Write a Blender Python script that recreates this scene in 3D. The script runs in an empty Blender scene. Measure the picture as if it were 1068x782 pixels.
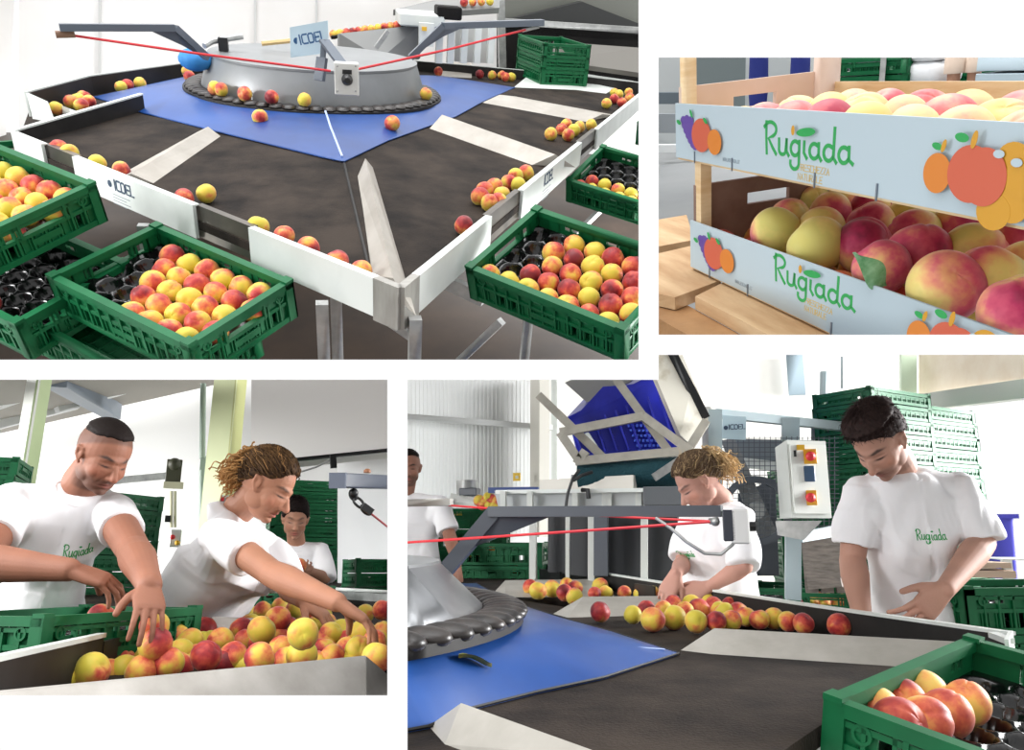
import bpy, bmesh, math, random
import numpy as np
from mathutils import Vector, Matrix, Euler, noise
from mathutils.bvhtree import BVHTree
C = bpy.context.scene.collection
PI = math.pi
F, CX, CY = 800.0, 534.0, 391.0
V = Vector
rnd = random.Random(7)

# ------------------------------------------------------------------ the four places
class Room:
    """A place with its own level ground; (0,0,hc) is the viewpoint height, Y runs forward."""
    def __init__(s, xc, yh, xv, hc):
        Yv = CY + ((xc-CX)*(xv-CX)+F*F)/(CY-yh)
        u = V((xv-CX, F, CY-Yv)).normalized()
        if u.z < 0: u = -u
        a = V((xc-CX, F, CY-yh)); a = (a-a.dot(u)*u).normalized()
        x = a.cross(u)
        s.B = Matrix((x, a, u)).transposed()      # room axes as columns
        s.hc = hc; s.objs = []
    def ray(s, px, py): return s.B.transposed() @ V((px-CX, F, CY-py))
    def P(s, px, py, z):                           # point of a horizontal plane
        d = s.ray(px, py); return V((0, 0, s.hc)) + d*((z-s.hc)/d.z)
    def D(s, px, py, Y):                           # point at forward distance Y
        d = s.ray(px, py); return V((0, 0, s.hc)) + d*(Y/d.y)
    def px(s, p):
        q = s.B @ (V(p)-V((0, 0, s.hc))); return (CX+F*q.x/q.y, CY-F*q.z/q.y)
R1 = Room(333, -60, 400, 1.81)
R2 = Room(318, 86, 740, .62)
R3 = Room(202, 603, 534, 1.18)
R4 = Room(746, 552, 534, 1.29)
for R in (R1, R2, R3, R4):
    R.M = Matrix.Translation((0, 0, R4.hc)) @ (R4.B.transposed() @ R.B).to_4x4() @ Matrix.Translation((0, 0, -R.hc))
CAMM = R4.B.transposed()
CUR = [R1]

# ------------------------------------------------------------------ materials
def srgb(h):
    if isinstance(h, str):
        h = h.lstrip('#'); c = [int(h[i:i+2], 16)/255 for i in (0, 2, 4)]
    else: c = h
    return tuple(((v/12.92) if v <= .04045 else ((v+.055)/1.055)**2.4) for v in c)+(1,)
MATS = {}
def mat(name, col, rough=.5, metal=0, col2=None, scale=8, detail=4, bump=0, bscale=None, spec=None, coat=0, stretch=None, lo=.35, hi=.65, trans=0, sub=0, rnd_amt=0):
    if name in MATS: return MATS[name]
    m = bpy.data.materials.new(name); m.use_nodes = True; nt = m.node_tree; N = nt.nodes; L = nt.links
    b = N['Principled BSDF']; b.inputs['Base Color'].default_value = srgb(col)
    b.inputs['Roughness'].default_value = rough; b.inputs['Metallic'].default_value = metal
    if spec is not None: b.inputs['Specular IOR Level'].default_value = spec
    if coat: b.inputs['Coat Weight'].default_value = coat; b.inputs['Coat Roughness'].default_value = .15
    if trans: b.inputs['Transmission Weight'].default_value = trans
    if sub:
        b.inputs['Subsurface Weight'].default_value = sub; b.inputs['Subsurface Radius'].default_value = (.012, .004, .002); b.inputs['Subsurface Scale'].default_value = 1
    tc = N.new('ShaderNodeTexCoord'); src = tc.outputs['Object']
    if stretch:
        mp = N.new('ShaderNodeMapping'); mp.inputs['Scale'].default_value = stretch; L.new(src, mp.inputs[0]); src = mp.outputs[0]
    if col2 is not None:
        n = N.new('ShaderNodeTexNoise'); n.inputs['Scale'].default_value = scale; n.inputs['Detail'].default_value = detail; n.inputs['Roughness'].default_value = .6
        L.new(src, n.inputs['Vector'])
        r = N.new('ShaderNodeValToRGB'); r.color_ramp.elements[0].color = srgb(col); r.color_ramp.elements[1].color = srgb(col2)
        r.color_ramp.elements[0].position = lo; r.color_ramp.elements[1].position = hi
        L.new(n.outputs['Fac'], r.inputs[0]); L.new(r.outputs[0], b.inputs['Base Color'])
    if bump:
        n2 = N.new('ShaderNodeTexNoise'); n2.inputs['Scale'].default_value = bscale or scale*3; n2.inputs['Detail'].default_value = 3
        L.new(src, n2.inputs['Vector'])
        bp = N.new('ShaderNodeBump'); bp.inputs['Strength'].default_value = bump; bp.inputs['Distance'].default_value = .01
        L.new(n2.outputs['Fac'], bp.inputs['Height']); L.new(bp.outputs[0], b.inputs['Normal'])
    MATS[name] = m; return m
def attr_mat(name, rough=.5, bump=0, bscale=80, sub=0, spec=.4, var=0):
    """colour of the thing's own pigment, stored per vertex"""
    if name in MATS: return MATS[name]
    m = bpy.data.materials.new(name); m.use_nodes = True; nt = m.node_tree; N = nt.nodes; L = nt.links
    b = N['Principled BSDF']; b.inputs['Roughness'].default_value = rough; b.inputs['Specular IOR Level'].default_value = spec
    a = N.new('ShaderNodeAttribute'); a.attribute_name = 'pigment'; L.new(a.outputs['Color'], b.inputs['Base Color'])
    if sub:
        b.inputs['Subsurface Weight'].default_value = sub; b.inputs['Subsurface Radius'].default_value = (.01, .004, .002); b.inputs['Subsurface Scale'].default_value = 1
    if bump:
        tc = N.new('ShaderNodeTexCoord'); n2 = N.new('ShaderNodeTexNoise'); n2.inputs['Scale'].default_value = bscale; L.new(tc.outputs['Object'], n2.inputs['Vector'])
        bp = N.new('ShaderNodeBump'); bp.inputs['Strength'].default_value = bump; bp.inputs['Distance'].default_value = .005
        L.new(n2.outputs['Fac'], bp.inputs['Height']); L.new(bp.outputs[0], b.inputs['Normal'])
    MATS[name] = m; return m

# ------------------------------------------------------------------ mesh builder
class MB:
    def __init__(s): s.v = []; s.f = []
    def add(s, vs, fs):
        n = len(s.v); s.v += [V(v) for v in vs]; s.f += [tuple(i+n for i in f) for f in fs]; return s
    def box(s, c, d, rot=None):
        c = V(c); x, y, z = d[0]/2, d[1]/2, d[2]/2
        vs = [V((a*x, b*y, e*z)) for e in (-1, 1) for a, b in ((-1, -1), (1, -1), (1, 1), (-1, 1))]
        if rot is not None: vs = [rot @ v for v in vs]
        return s.add([v+c for v in vs], [(3, 2, 1, 0), (4, 5, 6, 7), (0, 1, 5, 4), (1, 2, 6, 5), (2, 3, 7, 6), (3, 0, 4, 7)])
    def bb(s, a, b):                                # box by two corners
        a = V(a); b = V(b); return s.box((a+b)/2, [abs(b[i]-a[i]) for i in range(3)])
    def bar(s, p, q, w, h, up=(0, 0, 1)):           # rectangular bar between two points
        p = V(p); q = V(q); y = (q-p); L = y.length
        if L < 1e-6: return s
        y.normalize(); u = V(up); x = y.cross(u)
        if x.length < 1e-4: x = y.cross(V((1, 0, 0)))
        x.normalize(); u = x.cross(y)
        R = Matrix((x, y, u)).transposed(); return s.box((p+q)/2, (w, L, h), R)
    def slab(s, pts, t, n=None):                    # planar polygon given depth t along its normal (or n)
        pts = [V(p) for p in pts]
        if n is None:
            n = V((0, 0, 0))
            for i in range(len(pts)): n += (pts[i]-pts[0]).cross(pts[(i+1) % len(pts)]-pts[0])
            n.normalize()
        n = V(n)*t; k = len(pts)
        return s.add(pts+[p-n for p in pts], [tuple(range(k)), tuple(reversed(range(k, 2*k)))]+[(i, i+k, (i+1) % k+k, (i+1) % k) for i in range(k)])
    def tube(s, pts, r, n=8, cap=True):
        pts = [V(p) for p in pts]; m = len(pts); rr = r if isinstance(r, (list, tuple)) else [r]*m
        base = len(s.v); prev = None; N0 = None
        for i, p in enumerate(pts):
            t = (pts[min(i+1, m-1)]-pts[max(i-1, 0)])
            if t.length < 1e-9: t = V((0, 0, 1))
            t.normalize()
            if N0 is None:
                N0 = t.cross(V((0, 0, 1)))
                if N0.length < .05: N0 = t.cross(V((1, 0, 0)))
            N0 = (N0-t*N0.dot(t)); N0.normalize(); b = t.cross(N0)
            for k in range(n):
                a = 2*PI*k/n; s.v.append(p+(N0*math.cos(a)+b*math.sin(a))*rr[i])
        for i in range(m-1):
            for k in range(n):
                a = base+i*n+k; b_ = base+i*n+(k+1) % n
                s.f.append((a, b_, b_+n, a+n))
        if cap:
            s.f.append(tuple(base+k for k in reversed(range(n)))); s.f.append(tuple(base+(m-1)*n+k for k in range(n)))
        return s
    def lathe(s, prof, n=32, c=(0, 0, 0), R=None, closed=False):
        c = V(c); base = len(s.v); m = len(prof)
        for r, z in prof:
            for k in range(n):
                a = 2*PI*k/n; v = V((r*math.cos(a), r*math.sin(a), z)); s.v.append((R @ v if R else v)+c)
        for i in range(m-1 if not closed else m):
            for k in range(n):
                a = base+i*n+k; b_ = base+i*n+(k+1) % n; a2 = base+((i+1) % m)*n+k; b2 = base+((i+1) % m)*n+(k+1) % n
                s.f.append((a, b_, b2, a2))
        if not closed:
            s.f.append(tuple(base+k for k in reversed(range(n)))); s.f.append(tuple(base+(m-1)*n+k for k in range(n)))
        return s
    def ball(s, c, r, seg=12, rings=8, R=None):
        c = V(c); r = V(r) if hasattr(r, '__len__') else V((r, r, r)); base = len(s.v)
        for i in range(1, rings):
            th = PI*i/rings
            for k in range(seg):
                a = 2*PI*k/seg; v = V((r.x*math.sin(th)*math.cos(a), r.y*math.sin(th)*math.sin(a), r.z*math.cos(th))); s.v.append((R @ v if R else v)+c)
        t = len(s.v); v = V((0, 0, r.z)); s.v.append((R @ v if R else v)+c); s.v.append(-(R @ v if R else v)+c)
        for i in range(rings-2):
            for k in range(seg):
                a = base+i*seg+k; b_ = base+i*seg+(k+1) % seg; s.f.append((a, a+seg, b_+seg, b_))
        for k in range(seg):
            s.f.append((t, base+k, base+(k+1) % seg)); s.f.append((t+1, base+(rings-2)*seg+(k+1) % seg, base+(rings-2)*seg+k))
        return s
    def grid(s, fn, nu, nv, u0=0, u1=1, v0=0, v1=1):
        base = len(s.v)
        for j in range(nv+1):
            for i in range(nu+1): s.v.append(V(fn(u0+(u1-u0)*i/nu, v0+(v1-v0)*j/nv)))
        for j in range(nv):
            for i in range(nu):
                a = base+j*(nu+1)+i; s.f.append((a, a+1, a+nu+2, a+nu+1))
        return s
    def mesh(s, name, off=V((0, 0, 0)), bevel=0, smooth=35, recalc=False):
        me = bpy.data.meshes.new(name); me.from_pydata([tuple(v-off) for v in s.v], [], s.f)
        if bevel or recalc:
            bm = bmesh.new(); bm.from_mesh(me)
            if recalc: bmesh.ops.recalc_face_normals(bm, faces=bm.faces[:])
            if bevel: bmesh.ops.bevel(bm, geom=bm.edges[:]+bm.verts[:], offset=bevel, segments=1, affect='EDGES', profile=.5, clamp_overlap=True)
            bm.to_mesh(me); bm.free()
        me.update()
        if smooth:
            me.polygons.foreach_set('use_smooth', [True]*len(me.polygons)); me.set_sharp_from_angle(angle=math.radians(smooth))
        return me

def link(name, me, m, parent=None, loc=None):
    o = bpy.data.objects.new(name, me); C.objects.link(o)
    if m is not None and me is not None and not me.materials: me.materials.append(m)
    if parent is not None: o.parent = parent
    else: CUR[0].objs.append(o)
    if loc is not None: o.location = loc
    return o
def thing(name, label, cat, loc=(0, 0, 0), group=None):
    o = bpy.data.objects.new(name, None); C.objects.link(o); o.location = loc; o.empty_display_size = .05
    o['label'] = label; o['category'] = cat
    if group: o['group'] = group
    CUR[0].objs.append(o); return o
def part(name, mb, m, parent, **k):                # mesh written in the place's coordinates, parent at its own location
    off = V((0, 0, 0)); p = parent
    while p is not None: off += V(p.location); p = p.parent
    lab = k.pop('label', None)
    o = link(name, mb.mesh(name, off, **k), m, parent)
    if lab: o['label'] = lab
    return o
def single(name, mb, m, label, cat, group=None, loc=None, **k):
    if loc is None:
        n = len(mb.v); loc = V((sum(v.x for v in mb.v)/n, sum(v.y for v in mb.v)/n, min(v.z for v in mb.v)))
    o = link(name, mb.mesh(name, V(loc), **k), m, None, loc)
    o['label'] = label; o['category'] = cat
    if group: o['group'] = group
    return o
def struct(name, mb, m, **k):
    o = link(name, mb.mesh(name, **k), m); o['kind'] = 'structure'; return o
def dup(root, mtx, label=None, group=None):
    """copy of a thing, its parts and their sub-parts"""
    def cp(o, par):
        c = o.copy(); C.objects.link(c)
        if par is not None: c.parent = par
        for ch in KIDS.get(o.name, ()): cp(ch, c)
        return c
    r = cp(root, None); r.matrix_local = mtx
    if label: r['label'] = label
    if group: r['group'] = group
    CUR[0].objs.append(r); return r
KIDS = {}
def remember(root):
    def rec(o):
        KIDS[o.name] = list(o.children)
        for ch in o.children: rec(ch)
    rec(root)

def fit(R, pairs, guess, prior=(.5, .5, .3, 9, .25, .25), it=40):
    """rigid pose (x,y,z,yaw,pitch,roll) of a box-like thing from where its corners are seen"""
    g = np.array(guess, float); p = g.copy(); w = 1/np.array(prior)
    def M(p): return Matrix.Translation(p[:3]) @ Euler((p[4], p[5], p[3]), 'XYZ').to_matrix().to_4x4()
    def res(p):
        m = M(p); r = []
        for q, (x, y) in pairs:
            a = R.px(m @ V(q)); r += [(a[0]-x)*.5, (a[1]-y)*.5]
        return np.array(r+list((p-g)*w))
    lam = 1e-2; r = res(p)
    for _ in range(it):
        J = np.array([(res(p+np.eye(6)[i]*1e-5)-r)/1e-5 for i in range(6)]).T
        d = np.linalg.solve(J.T@J+lam*np.eye(6), -J.T@r); rn = res(p+d)
        if rn@rn < r@r: p = p+d; r = rn; lam *= .5
        else: lam *= 4
    FITLOG.append((list(np.round(p, 2)), float(np.abs(r[:len(pairs)*2]).max()*2)))
    return M(p)
FITLOG = []

# ------------------------------------------------------------------ writing drawn as strokes
def arc(cx, cy, rx, ry, a0, a1, n=10): return [(cx+rx*math.cos(math.radians(a0+(a1-a0)*i/n)), cy+ry*math.sin(math.radians(a0+(a1-a0)*i/n))) for i in range(n+1)]
def script_strokes():
    """the green brush-script word, unit x-height 1; returns strokes and total width"""
    S = []
    S += [[(.12, 2.0), (.14, 1.0), (.2, -.05)], [(.0, 1.72)]+arc(.42, 1.55, .42, .48, 150, -60, 12)+[(.3, .95), (.62, .35), (.86, -.02)]]            # R
    x = 1.05; S += [[(x, .95), (x+.02, .45)]+arc(x+.26, .3, .24, .3, 180, 330, 8)+[(x+.52, .95)], [(x+.52, .95), (x+.54, .25), (x+.68, .0)]]       # u
    x = 1.85; S += [arc(x+.3, .5, .28, .46, 60, 330, 14), [(x+.56, .95), (x+.58, -.3)]+arc(x+.3, -.45, .28, .38, 0, -190, 10)]                      # g
    x = 2.62; S += [[(x+.1, .95), (x+.1, .3), (x+.28, .0)]]                                                                                         # i
    x = 3.05; S += [arc(x+.3, .48, .28, .46, 60, 330, 14), [(x+.56, .95), (x+.58, .25), (x+.72, .0)]]                                               # a
    x = 3.9; S += [arc(x+.3, .48, .28, .46, 60, 330, 14), [(x+.58, 1.95), (x+.58, .25), (x+.74, .0)]]                                               # d
    x = 4.75; S += [arc(x+.3, .48, .28, .46, 60, 330, 14), [(x+.56, .95), (x+.58, .25), (x+.78, .05)]]                                              # a
    return S, 5.5
def icoel_strokes():
    S = [[(0, 0), (0, 1)]]
    S += [[(1.0, 1), (.45, 1), (.3, .85), (.3, .15), (.45, 0), (1.0, 0)]]
    S += [[(1.35, 0), (1.75, 0), (1.9, .15), (1.9, .85), (1.75, 1), (1.35, 1), (1.2, .85), (1.2, .15), (1.35, 0)]]
    S += [[(2.75, 1), (2.15, 1), (2.15, 0), (2.75, 0)], [(2.15, .5), (2.65, .5)]]
    S += [[(2.98, 1), (2.98, 0), (3.5, 0)]]
    return S, 3.5
BLK = {'F': [[(0, 0), (0, 1), (.6, 1)], [(0, .5), (.5, .5)]], 'R': [[(0, 0), (0, 1), (.5, 1), (.6, .75), (.5, .5), (0, .5)], [(.3, .5), (.6, 0)]],
       'E': [[(.6, 1), (0, 1), (0, 0), (.6, 0)], [(0, .5), (.5, .5)]], 'S': [[(.6, 1), (0, 1), (0, .5), (.6, .5), (.6, 0), (0, 0)]],
       'C': [[(.6, 1), (0, 1), (0, 0), (.6, 0)]], 'H': [[(0, 0), (0, 1)], [(.6, 0), (.6, 1)], [(0, .5), (.6, .5)]], 'Z': [[(0, 1), (.6, 1), (0, 0), (.6, 0)]],
       'A': [[(0, 0), (.3, 1), (.6, 0)], [(.12, .4), (.48, .4)]], 'N': [[(0, 0), (0, 1), (.6, 0), (.6, 1)]], 'T': [[(0, 1), (.6, 1)], [(.3, 1), (.3, 0)]],
       'U': [[(0, 1), (0, 0), (.6, 0), (.6, 1)]], 'L': [[(0, 1), (0, 0), (.6, 0)]], 'I': [[(.1, 0), (.1, 1)]], 'W': [[(0, 1), (.15, 0), (.3, .7), (.45, 0), (.6, 1)]],
       '.': [[(.1, 0), (.15, .08)]], 'G': [[(.6, 1), (0, 1), (0, 0), (.6, 0), (.6, .5), (.35, .5)]], 'D': [[(0, 0), (0, 1), (.45, 1), (.6, .8), (.6, .2), (.45, 0), (0, 0)]]}
def block_strokes(word):
    S = []; x = 0
    for ch in word:
        if ch == ' ': x += .6; continue
        for st in BLK[ch]: S.append([(a+x, b) for a, b in st])
        x += .45 if ch in 'I.' else .85
    return S, x-.25
def strokes_mb(S, w, origin, ux, uy, sc, t=.0012, proj=None, mb=None):
    """flat strokes of width w*sc laid on a plane (origin, ux, uy), with a little thickness"""
    mb = mb or MB(); origin = V(origin); ux = V(ux).normalized(); uy = V(uy); uy = (uy-ux*uy.dot(ux)).normalized(); n = ux.cross(uy)
    for st in S:
        if len(st) < 2: continue
        pts = [V((a, b)) for a, b in st]; L = []
        for i, p in enumerate(pts):
            d = pts[min(i+1, len(pts)-1)]-pts[max(i-1, 0)]
            if d.length < 1e-6: d = V((1, 0))
            d.normalize(); q = V((-d.y, d.x))*w/2
            if i == 0: p = p-d*w/2
            if i == len(pts)-1: p = p+d*w/2
            L.append((p+q, p-q))
        base = len(mb.v)
        for a, b in L:
            for q in (a, b):
                w0 = origin+ux*q.x*sc+uy*q.y*sc
                if proj: w0, nn = proj(w0)
                else: nn = n
                mb.v.append(w0+nn*t); mb.v.append(w0-nn*t*.5)
        for i in range(len(L)-1):
            a = base+i*4; b = a+4
            mb.f += [(a, a+2, b+2, b), (a+1, b+1, b+3, a+3), (a, b, b+1, a+1), (a+2, a+3, b+3, b+2)]
        mb.f += [(base, base+1, base+3, base+2), (base+(len(L)-1)*4, base+(len(L)-1)*4+2, base+(len(L)-1)*4+3, base+(len(L)-1)*4+1)]
    return mb
def disc_mb(poly, origin, ux, uy, sc, t=.001, lift=0, proj=None, mb=None):
    mb = mb or MB(); origin = V(origin); ux = V(ux).normalized(); uy = V(uy); uy = (uy-ux*uy.dot(ux)).normalized(); n = ux.cross(uy)
    pts = []
    for a, b in poly:
        w0 = origin+ux*a*sc+uy*b*sc; nn = n
        if proj: w0, nn = proj(w0)
        pts.append(w0+nn*(t+lift))
    area = (V(pts[1])-V(pts[0])).cross(V(pts[2])-V(pts[0])).dot(n)
    if area < 0: pts.reverse()
    return mb.slab(pts, t, n)

# ------------------------------------------------------------------ common materials
M_green = mat('green_crate_plastic', '#08653a', .5, col2='#065430', scale=6, spec=.32)
M_dgreen = mat('green_crate_base', '#0f6b43', .5)
M_tray = mat('black_tray_plastic', '#070708', .2, spec=.6, bump=.08, bscale=40)
M_white = mat('white_painted_steel', '#dfe3df', .38, col2='#cfd4d0', scale=3)
M_steel = mat('brushed_steel', '#a9a7a1', .4, .35, col2='#93908a', scale=5, stretch=(1, 6, 1))
M_galv = mat('galvanised_steel', '#b9bab8', .42, .5, col2='#9a9b9a', scale=14)
M_dgrey = mat('dark_grey_paint', '#565b63', .45)
M_mat = mat('black_rubber_belt', '#1b1715', .78, spec=.15, col2='#3a322c', scale=5, detail=12, bump=.25, bscale=160)
M_flap = mat('dark_rubber_flap', '#1d1c1b', .55, col2='#2c2a29', scale=5, spec=.3)
M_ring = mat('black_rubber_pads', '#1b1a1b', .38, col2='#3a3431', scale=20)
M_blue = mat('blue_plastic_sheet', '#123c7c', .42, col2='#184a92', scale=2.2, detail=6, coat=.12)
M_logo = mat('navy_print', '#33475f', .5)
M_lgreen = mat('green_print', '#1a9a4b', .5)
M_red = mat('red_cord', '#d42f38', .45)
M_black = mat('black_plastic', '#17181a', .4)
M_plate1 = mat('divider_plate', '#b3aea6', .5, .15, col2='#a39d94', scale=6)
M_wallw = mat('white_wall_panel', '#f1f1ef', .6)
M_leaf = mat('green_leaf', '#3f7a35', .5, col2='#5f9a45', scale=30)
# ------------------------------------------------------------------ peach
def peach_material():
    m = bpy.data.materials.new('peach_skin'); m.use_nodes = True; nt = m.node_tree; N = nt.nodes; L = nt.links
    b = N['Principled BSDF']; b.inputs['Roughness'].default_value = .5; b.inputs['Specular IOR Level'].default_value = .35
    b.inputs['Sheen Weight'].default_value = .15; b.inputs['Subsurface Weight'].default_value = .08; b.inputs['Subsurface Radius'].default_value = (.01, .004, .002); b.inputs['Subsurface Scale'].default_value = 1
    tc = N.new('ShaderNodeTexCoord'); oi = N.new('ShaderNodeObjectInfo')
    add = N.new('ShaderNodeVectorMath'); add.operation = 'ADD'
    cmb = N.new('ShaderNodeCombineXYZ'); mul = N.new('ShaderNodeMath'); mul.operation = 'MULTIPLY'; mul.inputs[1].default_value = 37
    L.new(oi.outputs['Random'], mul.inputs[0]); L.new(mul.outputs[0], cmb.inputs[0]); L.new(mul.outputs[0], cmb.inputs[1])
    L.new(tc.outputs['Object'], add.inputs[0]); L.new(cmb.outputs[0], add.inputs[1])
    n = N.new('ShaderNodeTexNoise'); n.inputs['Scale'].default_value = 17; n.inputs['Detail'].default_value = 5; n.inputs['Roughness'].default_value = .55; L.new(add.outputs[0], n.inputs['Vector'])
    # random blush amount
    mr = N.new('ShaderNodeMapRange'); mr.inputs['To Min'].default_value = -.17; mr.inputs['To Max'].default_value = .2; L.new(oi.outputs['Random'], mr.inputs['Value'])
    s = N.new('ShaderNodeMath'); s.operation = 'ADD'; L.new(n.outputs['Fac'], s.inputs[0]); L.new(mr.outputs[0], s.inputs[1])
    # one cheek redder
    sep = N.new('ShaderNodeSeparateXYZ'); L.new(tc.outputs['Object'], sep.inputs[0])
    ck = N.new('ShaderNodeMath'); ck.operation = 'MULTIPLY_ADD'; ck.inputs[1].default_value = 3.2; L.new(sep.outputs[0], ck.inputs[0]); L.new(s.outputs[0], ck.inputs[2])
    r = N.new('ShaderNodeValToRGB'); e = r.color_ramp.elements
    e[0].position = .34; e[0].color = srgb('#cdbb3e'); e[1].position = .82; e[1].color = srgb('#74161e')
    for p, c in ((.45, '#dcb948'), (.54, '#dd8c4a'), (.62, '#c9503a'), (.71, '#a52a2c')):
        k = e.new(p); k.color = srgb(c)
    L.new(ck.outputs[0], r.inputs[0]); L.new(r.outputs[0], b.inputs['Base Color'])
    return m
M_peach = peach_material()
M_stem = mat('brown_stem_scar', '#6b4a2a', .8)
def peach_mesh(seg=26, rings=18, R=.0365):
    mb = MB()
    mb.ball((0, 0, 0), R, seg, rings)
    for i, v in enumerate(mb.v):
        d = v.normalized(); az = math.atan2(d.y, d.x); el = d.z
        r = 1-.13*math.exp(-((1-el)/.07))-.05*math.exp(-((1+el)/.03))        # stem hollow, tip
        r -= .055*math.exp(-(az/.16)**2)*(1-max(0, -el))                      # the seam
        r *= 1+.015*math.sin(3*az+1)
        mb.v[i] = V((d.x*R*r, d.y*R*r*.97, d.z*R*r*.95))
    return mb.mesh('peach', smooth=80)
ME_peach = peach_mesh(); ME_peach.materials.append(M_peach)
ME_peach_s = peach_mesh(14, 10); ME_peach_s.materials.append(M_peach)
ME_peach_L = peach_mesh(56, 40); ME_peach_L.materials.append(M_peach)
M_pr = M_peach.copy(); M_pr.name = 'peach_skin_blushed'
for nd in M_pr.node_tree.nodes:
    if nd.type == 'VALTORGB':
        for e, c in zip(nd.color_ramp.elements, ('#dfc060', '#e6b058', '#e08a50', '#cc5e42', '#b03c34', '#7c1c26')): e.color = srgb(c)
    if nd.type == 'MAP_RANGE': nd.inputs['To Min'].default_value = .03; nd.inputs['To Max'].default_value = .17
ME_peach_R = ME_peach_L.copy(); ME_peach_R.materials.clear(); ME_peach_R.materials.append(M_pr)
def peach(p, label, group, s=1, me=None, tilt=None):
    o = bpy.data.objects.new('peach', me or ME_peach); C.objects.link(o); CUR[0].objs.append(o)
    e = tilt or Euler((rnd.uniform(-1.3, 1.3), rnd.uniform(-1.3, 1.3), rnd.uniform(0, 6.28)))
    o.location = p; o.rotation_euler = e; k = s*rnd.uniform(.95, 1.05); o.scale = (k, k, k)
    o['label'] = label; o['category'] = 'peach'; o['group'] = group
    return o

# ------------------------------------------------------------------ crate  (0.6 x 0.4, origin at the middle of its underside)
CL, CW = .60, .40
def crate_side(L, h, handle):
    """side panel along x, outer face towards -y, bottom at z 0"""
    mb = MB(); t = .012
    mb.box((0, 0, h-.011), (L, .024, .022)); mb.box((0, -.003, h-.030), (L, .010, .010))
    mb.box((0, 0, .009), (L, .018, .018))
    mb.box((0, 0, h*.5), (L-.02, .012, .012))
    # inner recessed plate with openings
    def plate(x0, x1, z0, z1): mb.bb((x0, .001, z0), (x1, .006, z1))
    hw = .075 if handle else 0
    nrib = int(round(L/.05))
    for i in range(nrib+1):
        x = -L/2+.012+(L-.024)*i/nrib
        if handle and abs(x) < hw-.01:
            mb.bb((x-.003, -.006, .012), (x+.003, .006, h*.5)); continue
        mb.bb((x-.0035, -.008, .012), (x+.0035, .006, h-.02))
    for i in range(nrib*2):
        x = -L/2+.025+(L-.05)*i/(nrib*2-1)
        mb.bb((x-.0018, -.004, .016), (x+.0018, .004, h*.5))
    # upper band : solid sections, leaving slots
    k = 0; x = -L/2+.02
    while x < L/2-.02:
        w = .055
        if not (handle and x+w > -hw and x < hw):
            if k % 3 != 1: plate(x, min(x+w, L/2-.01), h*.52, h-.02)
            else: plate(x, min(x+w, L/2-.01), h*.52, h*.66)
        x += w; k += 1
    for a, b in ((-L/2, -L/2*.62), (L/2*.62, L/2)): plate(a+.01, b-.01, .015, h*.5)
    mb.bb((-.10 if not handle else -hw-.02, .001, .015), (.10 if not handle else hw+.02, .006, h*.5))
    if handle:
        for sx in (-1, 1): mb.bb((sx*hw-.004, -.012, h*.5), (sx*hw+.004, .008, h-.02))
        mb.bb((-hw, -.010, h*.5-.004), (hw, .008, h*.5+.008))
    mb.bb((-.05, -.0075, .03), (.05, -.004, h*.38))          # label field
    for cx_ in (-L/2+.055, L/2-.055): mb.lathe([(.016, 0), (.016, .007), (.011, .007), (.011, .003)], 12, (cx_, -.002, h*.72), Matrix.Rotation(PI/2, 3, 'X'))
    return mb
def make_crate(h, name='crate'):
    """built away from the rest, then copied"""
    root = bpy.data.objects.new('plastic_crate', None); root.empty_display_size = .05; C.objects.link(root)
    def add(nm, mb, m, rot=0, loc=(0, 0, 0)):
        o = bpy.data.objects.new(nm, mb.mesh(nm, smooth=30)); o.data.materials.append(m); C.objects.link(o); o.parent = root; o.rotation_euler.z = rot; o.location = loc; return o
    ls = crate_side(CL-.01, h, False).mesh('long_side', smooth=30); ls.materials.append(M_green)
    ss = crate_side(CW-.01, h, True).mesh('short_side', smooth=30); ss.materials.append(M_green)
    for me, nm, rot, loc in ((ls, 'long_side', 0, (0, -CW/2+.012, 0)), (ls, 'long_side', PI, (0, CW/2-.012, 0)), (ss, 'short_side', PI/2, (CL/2-.012, 0, 0)), (ss, 'short_side', -PI/2, (-CL/2+.012, 0, 0))):
        o = bpy.data.objects.new(nm, me); C.objects.link(o); o.parent = root; o.rotation_euler.z = rot; o.location = loc
    b = MB(); b.bb((-CL/2+.01, -CW/2+.01, .004), (CL/2-.01, CW/2-.01, .010))
    for i in range(13): x = -CL/2+.02+(CL-.04)*i/12; b.bb((x-.003, -CW/2+.01, 0), (x+.003, CW/2-.01, .013))
    for i in range(9): y = -CW/2+.02+(CW-.04)*i/8; b.bb((-CL/2+.01, y-.003, 0), (CL/2-.01, y+.003, .013))
    add('base', b, M_green)
    for sx in (-1, 1):
        for sy in (-1, 1):
            c = MB()
            c.bb((sx*(CL/2-.034), sy*(CW/2-.006), 0), (sx*(CL/2), sy*(CW/2), h)); c.bb((sx*(CL/2-.006), sy*(CW/2-.034), 0), (sx*(CL/2), sy*(CW/2), h))
            c.bb((sx*(CL/2-.03), sy*(CW/2-.03), h-.004), (sx*(CL/2+.001), sy*(CW/2+.001), h+.006))
            add('corner_post', c, M_green)
    remember(root); return root
CR_H = .135
CRATE = make_crate(CR_H)
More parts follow.
